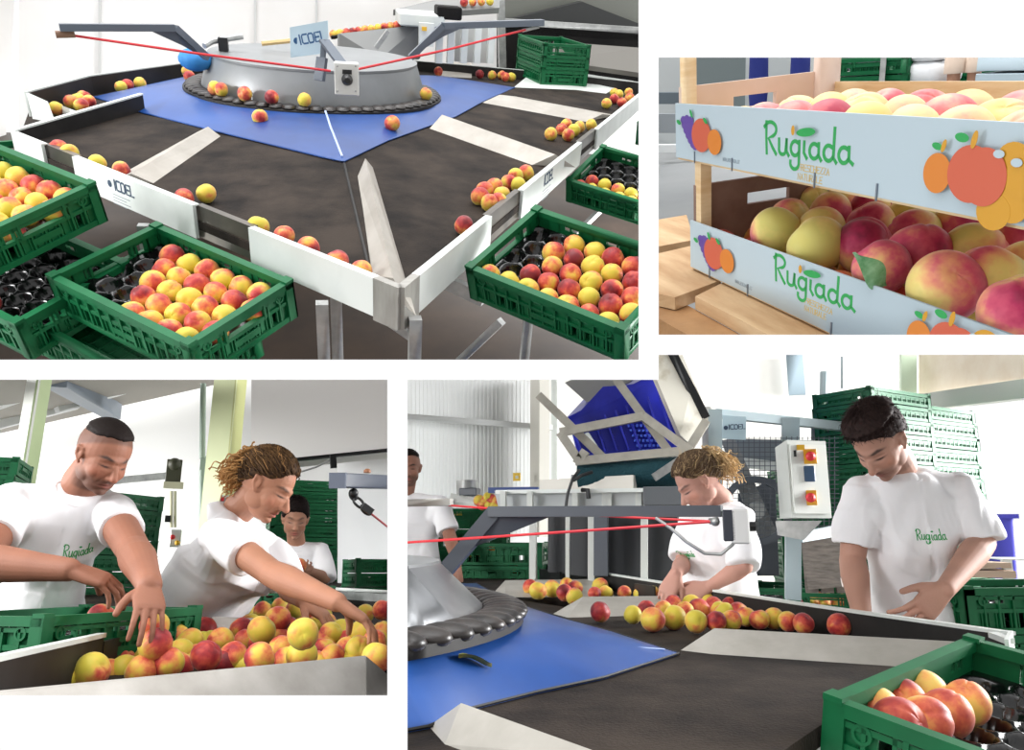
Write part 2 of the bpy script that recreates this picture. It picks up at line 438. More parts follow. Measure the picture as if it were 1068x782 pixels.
# folded crate, as stacked high
CF_H = .082
CRATEF = make_crate(CF_H)
def folded(mtx, label, group):
    o = dup(CRATEF, mtx, label, group); o['category'] = 'crate'; return o
def ordl(n):
    W = ('lowest', 'second', 'third', 'fourth', 'fifth', 'sixth', 'seventh', 'eighth', 'ninth', 'tenth', 'eleventh', 'twelfth', 'thirteenth', 'fourteenth', 'fifteenth', 'sixteenth', 'seventeenth', 'eighteenth', 'nineteenth', 'twentieth', 'twenty first', 'twenty second', 'twenty third', 'twenty fourth', 'twenty fifth')
    return W[n] if n == 0 else W[n]+' from the bottom'
def tower(p, yaw, z0, z1, where, group):
    n = int((z1-z0)/(CF_H+.006)); s0 = z1-n*(CF_H+.006)
    for k in range(n):
        folded(mtx((p.x+rnd.uniform(-.006, .006), p.y+rnd.uniform(-.006, .006), s0+k*(CF_H+.006)), yaw+rnd.uniform(-.012, .012)), 'green crate, %s, in %s' % ('topmost' if k == n-1 else ordl(k), where), group)
def crate(mtx, label, group='green plastic crates'):
    o = dup(CRATE, mtx, label, group); o['category'] = 'crate'; return o
def sheet(mb, st, th=.004, sub=4):
    """smooth sheet through rows of points, with thickness"""
    rows = []
    for a, c in zip(st[:-1], st[1:]):
        for k in range(sub): rows.append([p.lerp(q, k/sub) for p, q in zip(a, c)])
    rows.append(st[-1]); m = len(rows[0]); b = len(mb.v); n = len(rows)*m
    for r in rows: mb.v += [V(p) for p in r]
    for r in rows: mb.v += [V(p)-V((0, 0, th)) for p in r]
    for i in range(len(rows)-1):
        for j in range(m-1):
            q = b+i*m+j; mb.f += [(q, q+1, q+m+1, q+m), (q+n+m, q+m+1+n, q+1+n, q+n)]
# simple stacked crate for the stacks far behind: same sides, no inner base grid
def mtx(p, yaw=0, tx=0, ty=0): return Matrix.Translation(p) @ Euler((tx, ty, yaw), 'XYZ').to_matrix().to_4x4()

# ------------------------------------------------------------------ moulded black tray
NX, NY = 7, 5
def cup_centres():
    out = []
    dx = (CL-.06)/NX; dy = (CW-.05)/NY
    for j in range(NY):
        for i in range(NX):
            off = .25 if j % 2 else -.25
            out.append(((i-(NX-1)/2+off)*dx, (j-(NY-1)/2)*dy))
    return out
CUPS = cup_centres()
def tray_mesh():
    mb = MB(); w, d = CL-.035, CW-.035
    def fn(u, v):
        x = (u-.5)*w; y = (v-.5)*d
        r = min(math.hypot(x-a, y-b) for a, b in CUPS)
        k = max(0, 1-(r/.036)**2)
        z = -.036*k**.75 if k > 0 else 0
        if k == 0: z = .004*min(1, (r-.036)/.008)
        e = min(.5-abs(u-.5), .5-abs(v-.5))
        if e < .02: z = max(z, -.004)
        z += .0022*math.sin(math.atan2(y-b0(x, y)[1], x-b0(x, y)[0])*14)*(1 if .2 < k < .95 else 0)
        return (x, y, z)
    def b0(x, y): return min(CUPS, key=lambda c: (x-c[0])**2+(y-c[1])**2)
    mb.grid(fn, 132, 90)
    n = len(mb.v); mb.v += [v-V((0, 0, .0015)) for v in mb.v]; mb.f += [tuple(i+n for i in reversed(f)) for f in mb.f]
    return mb.mesh('packing_tray', smooth=60)
ME_tray = tray_mesh(); ME_tray.materials.append(M_tray)
def tray(m, label, z=.065):
    o = bpy.data.objects.new('packing_tray', ME_tray); C.objects.link(o); CUR[0].objs.append(o)
    o.matrix_local = m @ Matrix.Translation((0, 0, z)); o['label'] = label; o['category'] = 'fruit tray'; o['group'] = 'black moulded trays inside the green crates'
    return o
def fill(m, sel, label, group, z=.065, s=1.0, me=None, jit=.003):
    """peaches in the cups of a tray"""
    for k, (a, b) in enumerate(CUPS):
        if sel(k, a, b):
            peach(m @ V((a+rnd.uniform(-jit, jit), b+rnd.uniform(-jit, jit), z+.012+rnd.uniform(-.002, .003))), label, group, s, me)
def heap(R, pts, z, label, group, s=1.0, me=None):
    for p in pts:
        zz = z if len(p) < 3 else p[2]
        peach(R.P(p[0], p[1], zz+.034*s), label, group, s, me)
def stack(R, p, yaw, n, label, group, h=CR_H, top=None):
    """n crates one on another"""
    for k in range(n):
        crate(mtx(V(p)+V((0, 0, k*(h+.002))), yaw), label(k) if callable(label) else label, group)
# =================================================================== people
def remesh(mb, voxel, smooth=2):
    me = bpy.data.meshes.new('tmp'); me.from_pydata([tuple(v) for v in mb.v], [], mb.f); me.update()
    o = bpy.data.objects.new('tmp', me); C.objects.link(o)
    r = o.modifiers.new('r', 'REMESH'); r.mode = 'VOXEL'; r.voxel_size = voxel; r.adaptivity = 0
    if smooth:
        s = o.modifiers.new('s', 'SMOOTH'); s.factor = .5; s.iterations = smooth
    dg = bpy.context.evaluated_depsgraph_get(); dg.update()
    out = bpy.data.meshes.new_from_object(o.evaluated_get(dg))
    bpy.data.objects.remove(o); bpy.data.meshes.remove(me)
    return out
def cap(mb, p, q, r0, r1, n=20):
    p = V(p); q = V(q); d = q-p; L = max(d.length, 1e-5); d.normalize()
    pts = []; rr = []
    for i in range(6):
        a = PI/2*i/5; pts.append(p-d*r0*math.cos(a)); rr.append(max(1e-4, r0*math.sin(a)))
    for i in range(1, 4): t = i/4; pts.append(p.lerp(q, t)); rr.append(r0+(r1-r0)*t)
    for i in range(6):
        a = PI/2*i/5; pts.append(q+d*r1*math.sin(a)); rr.append(max(1e-4, r1*math.cos(a)))
    mb.tube(pts, rr, n)
def chain(mb, pts, rs, n=20):
    for i in range(len(pts)-1): cap(mb, pts[i], pts[i+1], rs[i], rs[i+1], n)
def loft(mb, rings, n=32, p=2.3):
    """rings: (centre, half-axis vector x, half-axis vector y)"""
    base = len(mb.v)
    for c, ax, ay in rings:
        for k in range(n):
            a = 2*PI*k/n; ca, sa = math.cos(a), math.sin(a)
            mb.v.append(V(c)+V(ax)*math.copysign(abs(ca)**(2/p), ca)+V(ay)*math.copysign(abs(sa)**(2/p), sa))
    m = len(rings)
    for i in range(m-1):
        for k in range(n):
            a = base+i*n+k; b = base+i*n+(k+1) % n; mb.f.append((a, b, b+n, a+n))
    mb.f.append(tuple(base+k for k in reversed(range(n)))); mb.f.append(tuple(base+(m-1)*n+k for k in range(n)))
def frame(fwd, up):
    f = V(fwd).normalized(); u = V(up); x = f.cross(u).normalized(); u = x.cross(f).normalized()
    return Matrix((x, f, u)).transposed()
def hand(mb, wrist, along, back, side, curl=(20, 25, 15), spread=4, thumb=(35, 20, 10), s=1.0, fing=None):
    """wrist point, direction to the fingers, normal of the back of the hand, side = +1 thumb towards along x back"""
    y = V(along).normalized(); z = V(back); z = (z-y*z.dot(y)).normalized(); x = y.cross(z)*side
    w = V(wrist)
    def L(a, b, c): return w+(x*a+y*b+z*c)*s
    def dirv(v): return (x*v[0]+y*v[1]+z*v[2]).normalized()
    # palm
    rings = [(L(0, -.01, 0), x*.026*s, z*.019*s), (L(.002, .02, 0), x*.033*s, z*.0185*s), (L(.002, .055, 0), x*.041*s, z*.016*s), (L(0, .085, .001), x*.042*s, z*.0135*s), (L(0, .098, 0), x*.036*s, z*.010*s)]
    loft(mb, rings, 20, 2.6)
    bx = (.030, .010, -.011, -.030); by = (.090, .096, .092, .082); ln = ((.040, .024, .020), (.044, .028, .021), (.041, .026, .021), (.032, .019, .018)); rad = (.0088, .009, .0086, .0076)
    for i in range(4):
        c = (fing[i] if fing else curl)
        p = L(bx[i], by[i]-.012, 0); a = 0; sp = math.radians((1.5-i)*spread); pts = [p]; rs = [rad[i]*1.08*s]
        q = L(bx[i], by[i], .001); pts.append(q); rs.append(rad[i]*1.1*s)
        for j in range(3):
            a += math.radians(c[j]); d = dirv((math.sin(sp), math.cos(a)*math.cos(sp), -math.sin(a))); q = q+d*ln[i][j]*s
            pts.append(q); rs.append(rad[i]*(1-.07*(j+1))*s)
        chain(mb, pts, rs, 12)
    q = L(.022, .018, -.006); pts = [q]; rs = [.014*s]
    o, a, c = (math.radians(t) for t in thumb)
    for ll, r, oo, cc in ((.036, .0125, o, a*.3), (.032, .0105, o*.7, a), (.026, .009, o*.45, a+c)):
        q = q+dirv((math.sin(oo), math.cos(oo)*math.cos(cc), -math.sin(cc)))*ll*s; pts.append(q); rs.append(r*s)
    chain(mb, pts, rs, 12)
def arm(mb, sh, el, wr, k=1.0):
    sh, el, wr = V(sh), V(el), V(wr)
    chain(mb, [sh, sh.lerp(el, .45), el], [.042*k, .046*k, .039*k]); m = el.lerp(wr, .25)
    chain(mb, [el, m, el.lerp(wr, .7), wr], [.040*k, .043*k, .032*k, .0265*k])
def GA(x, s): return np.exp(-(x/s)**2)
def figure(name, label, P, group=None):
    """P: dict of joints in the place's coordinates and looks"""
    vox = P.get('vox', .0035); hs = P.get('hs', 1.0); fem = P.get('fem', 0)
    hc = V(P['head']); HF = frame(P['fwd'], P['hup']); Hm = Matrix.Translation(hc) @ (HF*hs).to_4x4()
    nb = V(P['neck']); pel = V(P['pelvis']); sh = [V(P['shR']), V(P['shL'])]
    skin = P['skin']
    mb = MB()
    def H(v): return Hm @ V(v)
    def hb(c, r, seg=28, rg=20): mb.ball(H(c), [q*hs for q in r], seg, rg, HF)
    w = .93 if fem else 1
    hb((0, -.016, .028), (.076*w, .096, .088)); hb((0, .020, -.016), (.063*w, .074, .084)); hb((0, .030, -.066), (.047*w, .050, .042)); hb((0, .058, -.088), (.022*w, .020, .020))
    for sx in (-1, 1):
        hb((sx*.036*w, .042, -.030), (.025, .032, .03)); hb((sx*.046*w, .008, -.048), (.018, .036, .036))
        cap(mb, H((sx*.074*w, .004, .016)), H((sx*.084*w, -.014, .018)), .0055*hs, .0055*hs, 10); cap(mb, H((sx*.084*w, -.014, .018)), H((sx*.082*w, -.012, -.006)), .0055*hs, .0052*hs, 10); cap(mb, H((sx*.082*w, -.012, -.006)), H((sx*.073*w, .004, -.028)), .005*hs, .0055*hs, 10)
        hb((sx*.074*w, -.002, -.004), (.006, .013, .022), 12, 8)
    chain(mb, [H((0, .083, .012)), H((0, .093, -.012)), H((0, .106, -.034))], [.0075*hs, .0085*hs, .0115*hs], 14)
    for sx in (-1, 1): cap(mb, H((sx*.011, .088, -.037)), H((sx*.008, .096, -.037)), .0085*hs, .0075*hs, 10)
    nr = .050 if fem else .058
    cap(mb, H((0, -.020, -.045)), nb+(hc-nb)*.05, nr*.97, nr*1.05, 24)
    # trunk under the shirt, shoulders
    ax = (sh[0]-sh[1]).normalized(); up = (nb-pel).normalized(); fw = up.cross(ax).normalized()
    if fw.dot(V(P['chest'])) < 0: fw = -fw
    sw = (sh[0]-sh[1]).length/2
    T = P.get('girth', 1.0)*(.88 if fem else 1)
    mid = (sh[0]+sh[1])/2
    for s_ in sh: cap(mb, nb-up*.065, s_-up*.02, .040, .046, 16)
    loft(mb, [(nb-up*.05, ax*.07, fw*.05), (mid-up*.06, ax*sw*.75, fw*.065*T), (mid.lerp(pel, .45), ax*.10*T, fw*.06*T), (pel+up*.05, ax*.10*T, fw*.06*T), (pel-up*.06, ax*.10*T, fw*.06*T)])
    for side, s_, e_, w_ in (('R', sh[0], P['elR'], P['wrR']), ('L', sh[1], P['elL'], P['wrL'])):
        arm(mb, s_, e_, w_, P.get('armk', 1.0)*(.84 if fem else 1))
        hd = P['hand'+side]
        if hd: hand(mb, w_, hd['along'], hd['back'], hd['side'], hd.get('curl', (20, 25, 15)), hd.get('spread', 4), hd.get('thumb', (35, 20, 10)), hd.get('s', 1.0)*(.92 if fem else 1), hd.get('fing'))
    me = remesh(mb, vox, 2)
    n = len(me.vertices); co = np.empty(n*3); me.vertices.foreach_get('co', co); co = co.reshape(-1, 3)
    inv = np.array(Hm.inverted()); q = co@inv[:3, :3].T+inv[:3, 3]
    x, y, z = q[:, 0], q[:, 1], q[:, 2]; ax_ = np.abs(x)
    near = (np.abs(x) < .1) & (np.abs(y) < .13) & (z > -.125) & (z < .13); front = near*np.clip((y-.03)/.03, 0, 1)
    dy = -.0125*GA(ax_-.031, .0155)*GA(z-.000, .0105)+.0045*GA(ax_-.026, .020)*GA(z-.021, .0065)
    dy += .0065*GA(ax_-.031, .0125)*GA(z+.001, .0062)                     # lid over the eyeball
    dy += -.006*GA(x, .010)*GA(z-.006, .006)
    lw = .021
    dy += .0058*GA(x, lw)*GA(z+.0615, .0042)+.0062*GA(x, lw*.9)*GA(z+.0725, .0045)-.0035*GA(x, lw)*GA(z+.067, .0018)-.004*GA(x, .02)*GA(z+.083, .0045)-.0025*GA(x, .004)*GA(z+.053, .005)
    dy += .003*GA(x, .016)*GA(z+.098, .010)
    dy += -.003*GA(ax_-.024-(-(z+.045))*.3, .004)*GA(z+.052, .012)         # fold beside the mouth
    q2 = q.copy(); q2[:, 1] += dy*front
    M = np.array(Hm); co2 = q2@M[:3, :3].T+M[:3, 3]; co = np.where(near[:, None], co2, co)
    me.vertices.foreach_set('co', co.reshape(-1)); 
    sk = np.array(srgb(skin)[:3]); col = np.tile(sk, (n, 1))
    nz = np.array([noise.noise(V(c)*18) for c in co[::1]]) if n < 400000 else 0
    col = col*(1+.10*nz)[:, None]
    def mix(m, c, cap_=1): 
        nonlocal col
        m = np.clip(m, 0, 1)[:, None]*cap_; col = col*(1-m)+np.array(srgb(c)[:3])*m
    hcol = P['hair']
    red = P.get('lip', '#b5605a')
    ff = front*(y > .05)
    mix(ff*(GA(ax_-.045, .02)*GA(z+.03, .02)+GA(x, .012)*GA(z+.036, .012)), P.get('blush', '#c98268'), .35)
    mix(ff*GA(x, .020)*(GA(z+.062, .0045)+GA(z+.0725, .0055)), red, .8)
    mix(ff*GA(x, .022)*GA(z+.067, .0016), '#5a2c2a', .8)
    mix(ff*np.clip(1.6*GA(ax_-.031, .017)*GA(z-(.0235-.25*np.abs(ax_-.034)), .0042), 0, 1), hcol, .9 if not fem else .75)
    mix(ff*np.clip(1.5*GA(ax_-.031, .0125)*GA(z+.0052-.12*np.abs(ax_-.031), .0027), 0, 1), '#1c1310', .95)
    mix(ff*GA(ax_-.031, .016)*GA(z-.006, .006), '#7a4a3c', .25)
    mix(ff*GA(ax_-.006, .003)*GA(z+.0445, .0025), '#4a2420', .8)
    if P.get('beard'):
        bz = np.clip((-.030-z)/.03, 0, 1)*np.clip((y+.035)/.03, 0, 1)*near
        bz = bz*(1-GA(x, .016)*GA(z+.067, .007))*(1-GA(x, .03)*np.clip((z+.048)/.008, 0, 1))
        bz = bz*(1-np.clip((-.112-z)/.01, 0, 1))
        mix(bz, hcol, P['beard'])
        mix(ff*GA(x, .024)*GA(z+.0545, .004), hcol, P['beard']*.9)
    # scalp under the hair
    hl = P.get('hairline', .07)
    sc = near*np.clip((z-(hl-(.05-y)*.55*(y < .09)-.0))/.012, 0, 1)*(y < .1)
    mix(sc, hcol, P.get('scalp', .9))
    ca = me.color_attributes.new('pigment', 'FLOAT_COLOR', 'POINT'); ca.data.foreach_set('color', np.concatenate([col, np.ones((n, 1))], 1).reshape(-1))
    me.polygons.foreach_set('use_smooth', [True]*len(me.polygons)); me.update()
    loc = V((pel.x, pel.y, 0))
    me.transform(Matrix.Translation(-loc))
    o = link(name, me, attr_mat('skin', .62, .12, 220, .06), None, loc); o['label'] = label; o['category'] = 'person'
    if group: o['group'] = group
    # ---------------- t-shirt
    sb = MB(); k = T
    hem = V(P.get('hem', pel-up*.02)); g = P.get('shirt', 1.0)
    belly = mid.lerp(hem, .55)
    loft(sb, [(nb-up*.012, ax*.072, fw*.062), (nb-up*.035, ax*.11, fw*.080), (mid-up*.02, ax*(sw*.9), fw*.095*k*g), (mid-up*.12, ax*(sw*.93), fw*.125*k*g), (mid.lerp(hem, .42), ax*(sw*.86)*g, fw*.125*k*g), (belly, ax*(sw*.82)*g, fw*.118*k*g), (mid.lerp(hem, .8), ax*(sw*.84)*g, fw*.122*k*g), (hem, ax*(sw*.88)*g, fw*.128*k*g)], 40, 2.4)
    for s_, e_ in ((sh[0], V(P['elR'])), (sh[1], V(P['elL']))):
        d = (e_-s_).normalized(); ln = P.get('sleeve', .21)
        cap(sb, nb-up*.050, s_-up*.016, .056, .062*(.86 if fem else 1), 20)
        r0, r1 = (.066, .068) if not fem else (.056, .061)
        r0 *= P.get('slk', 1); r1 *= P.get('slk', 1)
        sb.tube([s_-d*.02-up*.01, s_+d*.05, s_+d*ln*.6, s_+d*ln*.97, s_+d*ln], [r0*.95, r0*1.02, r1*1.02, r1*1.02, r1*.98], 24)
        sb.ball(s_-up*.016, .062*(.86 if fem else 1), 20, 14)
        cap(sb, mid-up*.10+(s_-mid)*.55, s_+d*.06, .085*k, .066*(.85 if fem else 1), 18)
    sm = remesh(sb, max(.0045, vox*1.4), 2)
    n = len(sm.vertices); co = np.empty(n*3); sm.vertices.foreach_get('co', co); co = co.reshape(-1, 3)
    no = np.empty(n*3); sm.vertices.foreach_get('normal', no); no = no.reshape(-1, 3)
    s1 = P.get('seed', 3); 
    Bx = np.array([list(ax), list(fw), list(up)]); lc = (co-np.array(mid))@Bx.T
    d = np.empty(n)
    for i in range(n):
        a, b, c = lc[i]
        f1 = noise.noise(V((a*7+c*5*(1 if a > 0 else -1)+s1, b*4, c*6-abs(a)*9)))
        f2 = noise.noise(V((a*16+s1*2, b*9, c*10+a*14)))
        d[i] = .014*(abs(f1)**.7*(1 if f1 > 0 else -1))+.005*f2
    lowk = np.clip(.45-lc[:, 2]*1.6, .35, 1.1)
    co = co+no*(d*lowk*P.get('fold', 1.0))[:, None]
    sm.vertices.foreach_set('co', co.reshape(-1)); sm.transform(Matrix.Translation(-loc)); sm.update()
    sm.polygons.foreach_set('use_smooth', [True]*len(sm.polygons))
    so = link('t_shirt', sm, mat('white_cotton', '#f4f3f5', .8, bump=.08, bscale=400), o)
    if P.get('shirtlabel'): so['label'] = P['shirtlabel']
    # collar
    cb = MB(); pts = []
    bv = BVHTree.FromObject(so, bpy.context.evaluated_depsgraph_get()) if 0 else BVHTree.FromPolygons([v.co+loc for v in sm.vertices], [tuple(p.vertices) for p in sm.polygons])
    for i in range(33):
        a = 2*PI*i/32; c0 = nb-up*.014-fw*0+fw*.012+fw*.02*math.cos(a-PI/2)*0
        pts.append(c0+ax*math.cos(a)*.072*(.92 if fem else 1)+fw*math.sin(a)*.064-up*(.020 if math.sin(a) > 0 else 0)*math.sin(a)*1.2)
    cb.tube(pts, .0065, 8, False); q = part('collar', cb, MATS['white_cotton'], so)
    # chest print
    if P.get('logo'):
        S, wd = script_strokes(); sc_ = P['logo'][2]; c0 = mid+ax*P['logo'][0]-up*P['logo'][1]+fw*.12
        ux = ax if ax.cross(up).dot(fw) > 0 else -ax
        if ux.cross(up).dot(fw) < 0: ux = -ux
        def proj(w0):
            h = bv.ray_cast(w0+fw*.2, -fw)
            return (h[0], h[1]) if h[0] is not None else (w0, fw)
        lb = strokes_mb(S, .17, c0-ux*wd*.5*sc_, ux, up, sc_, .0012, proj)
        part('chest_print', lb, M_lgreen, so, smooth=0, label='green brush-script lettering')
        disc_l = MB(); disc_mb([(2.9+.28*math.cos(t), 1.55+.14*math.sin(t)) for t in [i*PI/5 for i in range(10)]], c0-ux*wd*.5*sc_, ux, up, sc_, .0012, 0, proj, disc_l)
        part('print_leaf', disc_l, M_lgreen, so, smooth=0)
    # ---------------- trousers and shoes
    if P.get('legs', 1):
        tb = MB(); hipw = .095
        hips = [pel+ax*hipw, pel-ax*hipw]; d0 = P.get('stance', .11)
        loft(tb, [(pel+up*.06, ax*.155*k, fw*.105*k), (pel, ax*.17*k, fw*.115*k), (pel-V((0, 0, .10)), ax*.17*k, fw*.11*k)])
        foot = []
        for i, hp in enumerate(hips):
            sgn = 1 if i == 0 else -1; ft = V(P.get('feet', (pel.x, pel.y, 0))); ft = V((ft.x, ft.y, .09))+V((ax.x, ax.y, 0)).normalized()*d0*sgn
            kn = hp.lerp(ft, .5)+V((fw.x, fw.y, 0))*.03
            chain(tb, [hp-V((0, 0, .04)), kn, ft], [.088, .065, .052]); foot.append(ft)
        tm = remesh(tb, .012, 3); tm.transform(Matrix.Translation(-loc)); tm.polygons.foreach_set('use_smooth', [True]*len(tm.polygons))
        link('trousers', tm, mat('dark_denim', P.get('pants', '#2b3140'), .8), o)
        f2 = V((fw.x, fw.y, 0)).normalized()
        for ft in foot:
            xb = MB(); c = V((ft.x, ft.y, 0)); s2 = f2.cross(V((0, 0, 1)))
            loft(xb, [(c-f2*.08+V((0, 0, .05)), s2*.035, V((0, 0, .05))), (c+f2*.02+V((0, 0, .05)), s2*.042, V((0, 0, .05))), (c+f2*.12+V((0, 0, .03)), s2*.045, V((0, 0, .03))), (c+f2*.17+V((0, 0, .022)), s2*.03, V((0, 0, .02)))], 16)
            part('shoe', xb, M_black, o, smooth=60)
    # ---------------- hair
    hairs(o, loc, Hm, hs, P, fem)
    return o
def hairs(o, loc, Hm, hs, P, fem):
    rr = random.Random(P.get('seed', 3)*11+5); style = P['style']; w = .93 if fem else 1
    hb = MB(); cols = []
    c0 = V((0, -.016, .028)); R0 = V((.076*w, .096, .088))
    c1, c2 = srgb(P['hair'])[:3], srgb(P.get('hair2', P['hair']))[:3]
    # cap that follows the skull
    def hl(az):                                   # lowest elevation of the hair by azimuth (0 = face)
        a = abs(az)
        pts = P.get('line', [(0, .56), (.55, .52), (.85, .25), (1.15, .02), (1.45, -.05), (1.8, -.35), (2.4, -.62), (3.15, -.68)])
        for (a0, e0), (a1, e1) in zip(pts[:-1], pts[1:]):
            if a <= a1: return e0+(e1-e0)*(a-a0)/(a1-a0)
        return pts[-1][1]
    nu, nv = 84, 34; th = P.get('hthick', .006); base = len(hb.v)
    for j in range(nv+1):
        for i in range(nu):
            az = -PI+2*PI*i/nu; e0 = hl(az)+.05*noise.noise(V((az*6, 0, 3))); el = e0+(PI/2-e0)*j/nv
            d = V((math.sin(az)*math.cos(el), math.cos(az)*math.cos(el), math.sin(el)))
            edge = min(1, j/5)**.5
            f = 1+(th*(P.get('toptk', 1.5) if d.z > .55 else 1)*edge+P.get('tex', .003)*noise.noise(V((d.x*22, d.y*22, d.z*9)))*edge-.002*(j == 0))/.09
            p = c0+V((d.x*R0.x*f, d.y*R0.y*f, d.z*R0.z*f))
            hb.v.append(Hm @ p); t = (noise.noise(V((d.x*14, d.y*5, d.z*14)))+.5); t = max(0, min(1, t))*P.get('mixc', .4)
            cols.append([a*(1-t)+b*t for a, b in zip(c1, c2)])
    for j in range(nv):
        for i in range(nu):
            a = base+j*nu+i; b = base+j*nu+(i+1) % nu; hb.f.append((a, b, b+nu, a+nu))
    def strand(pts, r0, r1, t0, t1, n=4):
        k = len(pts); b0 = len(hb.v)
        hb.tube([Hm @ V(p) for p in pts], [r0+(r1-r0)*i/(k-1) for i in range(k)], n)
        for i in range(k):
            t = t0+(t1-t0)*i/(k-1)
            for _ in range(n): cols.append([a*(1-t)+b*t for a, b in zip(c1, c2)])
    if style in ('short', 'tousled', 'crop'):
        num = {'short': 900, 'tousled': 2600, 'crop': 1500}[style]; ln = {'short': .007, 'tousled': .030, 'crop': .020}[style]
        for _ in range(num):
            az = rr.uniform(-PI, PI); e0 = hl(az); el = e0+.03+(PI/2-e0)*rr.random()**.8
            d = V((math.sin(az)*math.cos(el), math.cos(az)*math.cos(el), math.sin(el)))
            f = 1+th*.6/.09; p = c0+V((d.x*R0.x*f, d.y*R0.y*f, d.z*R0.z*f))
            topk = max(0, (d.z-.2)/.8)
            if style == 'short' and d.z < .5: continue
            L = ln*(.3+.9*topk)*rr.uniform(.6, 1.2); t = V((rr.gauss(0, .5), .55+rr.gauss(0, .5), rr.gauss(0, .3))) if style != 'short' else V((rr.gauss(0, .3), .5, 0))
            t = (t-d*t.dot(d)*.75).normalized()
            pts = [p, p+d*L*.35+t*L*.3, p+d*L*.45+t*L*.8, p+d*L*.25+t*L*1.25]
            strand(pts, .0013*P.get('thick', 1), .0004, rr.random()*.5*P.get('mixc', .4), rr.random()*P.get('mixc', .4)*1.5, 3)
    if style == 'curly':
        # pulled back lengths over the skull
        tail = V(P['tail'])
        for _ in range(900):
            az = rr.uniform(-PI, PI); e0 = hl(az); el = e0+.02+(PI/2-e0)*rr.random()**.9
            d = V((math.sin(az)*math.cos(el), math.cos(az)*math.cos(el), math.sin(el)))
            f = 1+(th+.002)/.09; p = c0+V((d.x*R0.x*f, d.y*R0.y*f, d.z*R0.z*f)); pts = [p]
            ln = rr.uniform(.3, .9)
            for i in range(1, 7):
                q = p.lerp(tail, ln*i/6); dd = (q-c0); k = V((dd.x/R0.x, dd.y/R0.y, dd.z/R0.z)).length
                if k < 1+(th+.003)/.09: q = c0+dd*((1+(th+.004+.003*math.sin(i*2+az*9))/.09)/max(k, .2))
                pts.append(q+V((0, 0, .0015*math.sin(i*2.4+az*7))))
            strand(pts, .0022, .0012, rr.random()*.12, (.05+rr.random()*.45)*min(1, ln*1.2), 4)
        for _ in range(P.get('curls', 170)):
            a = V((rr.gauss(0, .018), rr.gauss(0, .012), rr.gauss(0, .016)))+tail
            dr = V(P['taildir']).normalized()+V((rr.gauss(0, .45), rr.gauss(0, .35), rr.gauss(0, .35))); dr.normalize()
            L = rr.uniform(.05, .115)*P.get('curlk', 1); s1 = dr.cross(V((.3, .5, .8))).normalized(); s2 = dr.cross(s1); rad = rr.uniform(.007, .012); ph = rr.uniform(0, 6); nt = L/.016
            pts = []
            for i in range(27):
                t = i/26; g = V((0, 0, -.05*t*t)); aa = ph+2*PI*nt*t*.5
                pts.append(a+dr*L*t+g*1.0+(s1*math.cos(aa)+s2*math.sin(aa))*rad*min(1, t*4))
            strand(pts, .0036, .0018, .35+rr.random()*.45, .7+rr.random()*.3, 4)
        for _ in range(40):                           # loose hairs at the temples and crown
            az = rr.choice((-1, 1))*rr.uniform(.5, 2.6); el = hl(az)+rr.uniform(0, 1.0)
            d = V((math.sin(az)*math.cos(el), math.cos(az)*math.cos(el), math.sin(el))); p = c0+V((d.x*R0.x, d.y*R0.y, d.z*R0.z))*1.06
            q = [p]; t = V((rr.gauss(0, .4), -.6, rr.gauss(.1, .4))).normalized()
            for i in range(1, 7): q.append(p+d*.010*math.sin(i*1.1)+t*.007*i+d*.004*i)
            strand(q, .0009, .0005, .5, 1, 3)
    me = hb.mesh('hair', loc, smooth=70)
    ca = me.color_attributes.new('pigment', 'FLOAT_COLOR', 'POINT'); ca.data.foreach_set('color', np.concatenate([np.array(cols), np.ones((len(cols), 1))], 1).reshape(-1))
    link('hair', me, attr_mat('hair', .72, 0, spec=.15), o)
# =================================================================== PLACE 1 : the whole rotary sorting table
CUR[0] = R = R1
O1 = V((0, 0, R1.hc))
rcx = (R.P(190, 90, 1.05)+R.P(460, 90, 1.05))/2
_f = R.P(325, 118, 1.05); RR = .70
RC = V((rcx.x, rcx.y, 0))
for _ in range(60):                                   # the pad ring as seen: left, right and front limits
    xs = [R.px((RC.x+RR*math.cos(t), RC.y+RR*math.sin(t), 1.05)) for t in [i*PI/60 for i in range(120)]]
    l, r_, f_ = min(x for x, y in xs), max(x for x, y in xs), max(y for x, y in xs)
    RR += ((270-(r_-l))/270)*RR*.5; RC.x += (325-(l+r_)/2)*.002; RC.y -= (118-f_)*.01
ztop, zbelt, zbot = .985, .925, .865
rim_px = [(14, 137), (418, 299), (668, 97), (668, 86), (559, 74), (438, 64), (195, 65), (95, 80), (30, 97)]
rimP = [R.P(x, y, ztop) for x, y in rim_px]
ctr = V((RC.x, RC.y, 1.045))
mb = MB(); k = len(rimP)
ring = [V((p.x, p.y, zbelt)) for p in rimP]
for i in range(k): mb.add([ctr, ring[i], ring[(i+1) % k]], [(0, 1, 2)])
bvh1 = BVHTree.FromPolygons(mb.v, mb.f)
def S1(px, py, lift=0):
    h = bvh1.ray_cast(O1, R1.ray(px, py))
    p = h[0] if h[0] else R1.P(px, py, zbelt)
    return p+V((0, 0, lift))
tab = thing('sorting_table', 'large angular fruit sorting table with dark belts and white rim panels', 'sorting table', (RC.x, RC.y, 0))
b = MB()
for i in range(k):
    if rimP[i].x-RC.x == 0: continue
    b.slab([ctr, ring[i], ring[(i+1) % k]], .03)
    part('belt_surface', b, M_mat, tab, smooth=0); b = MB()
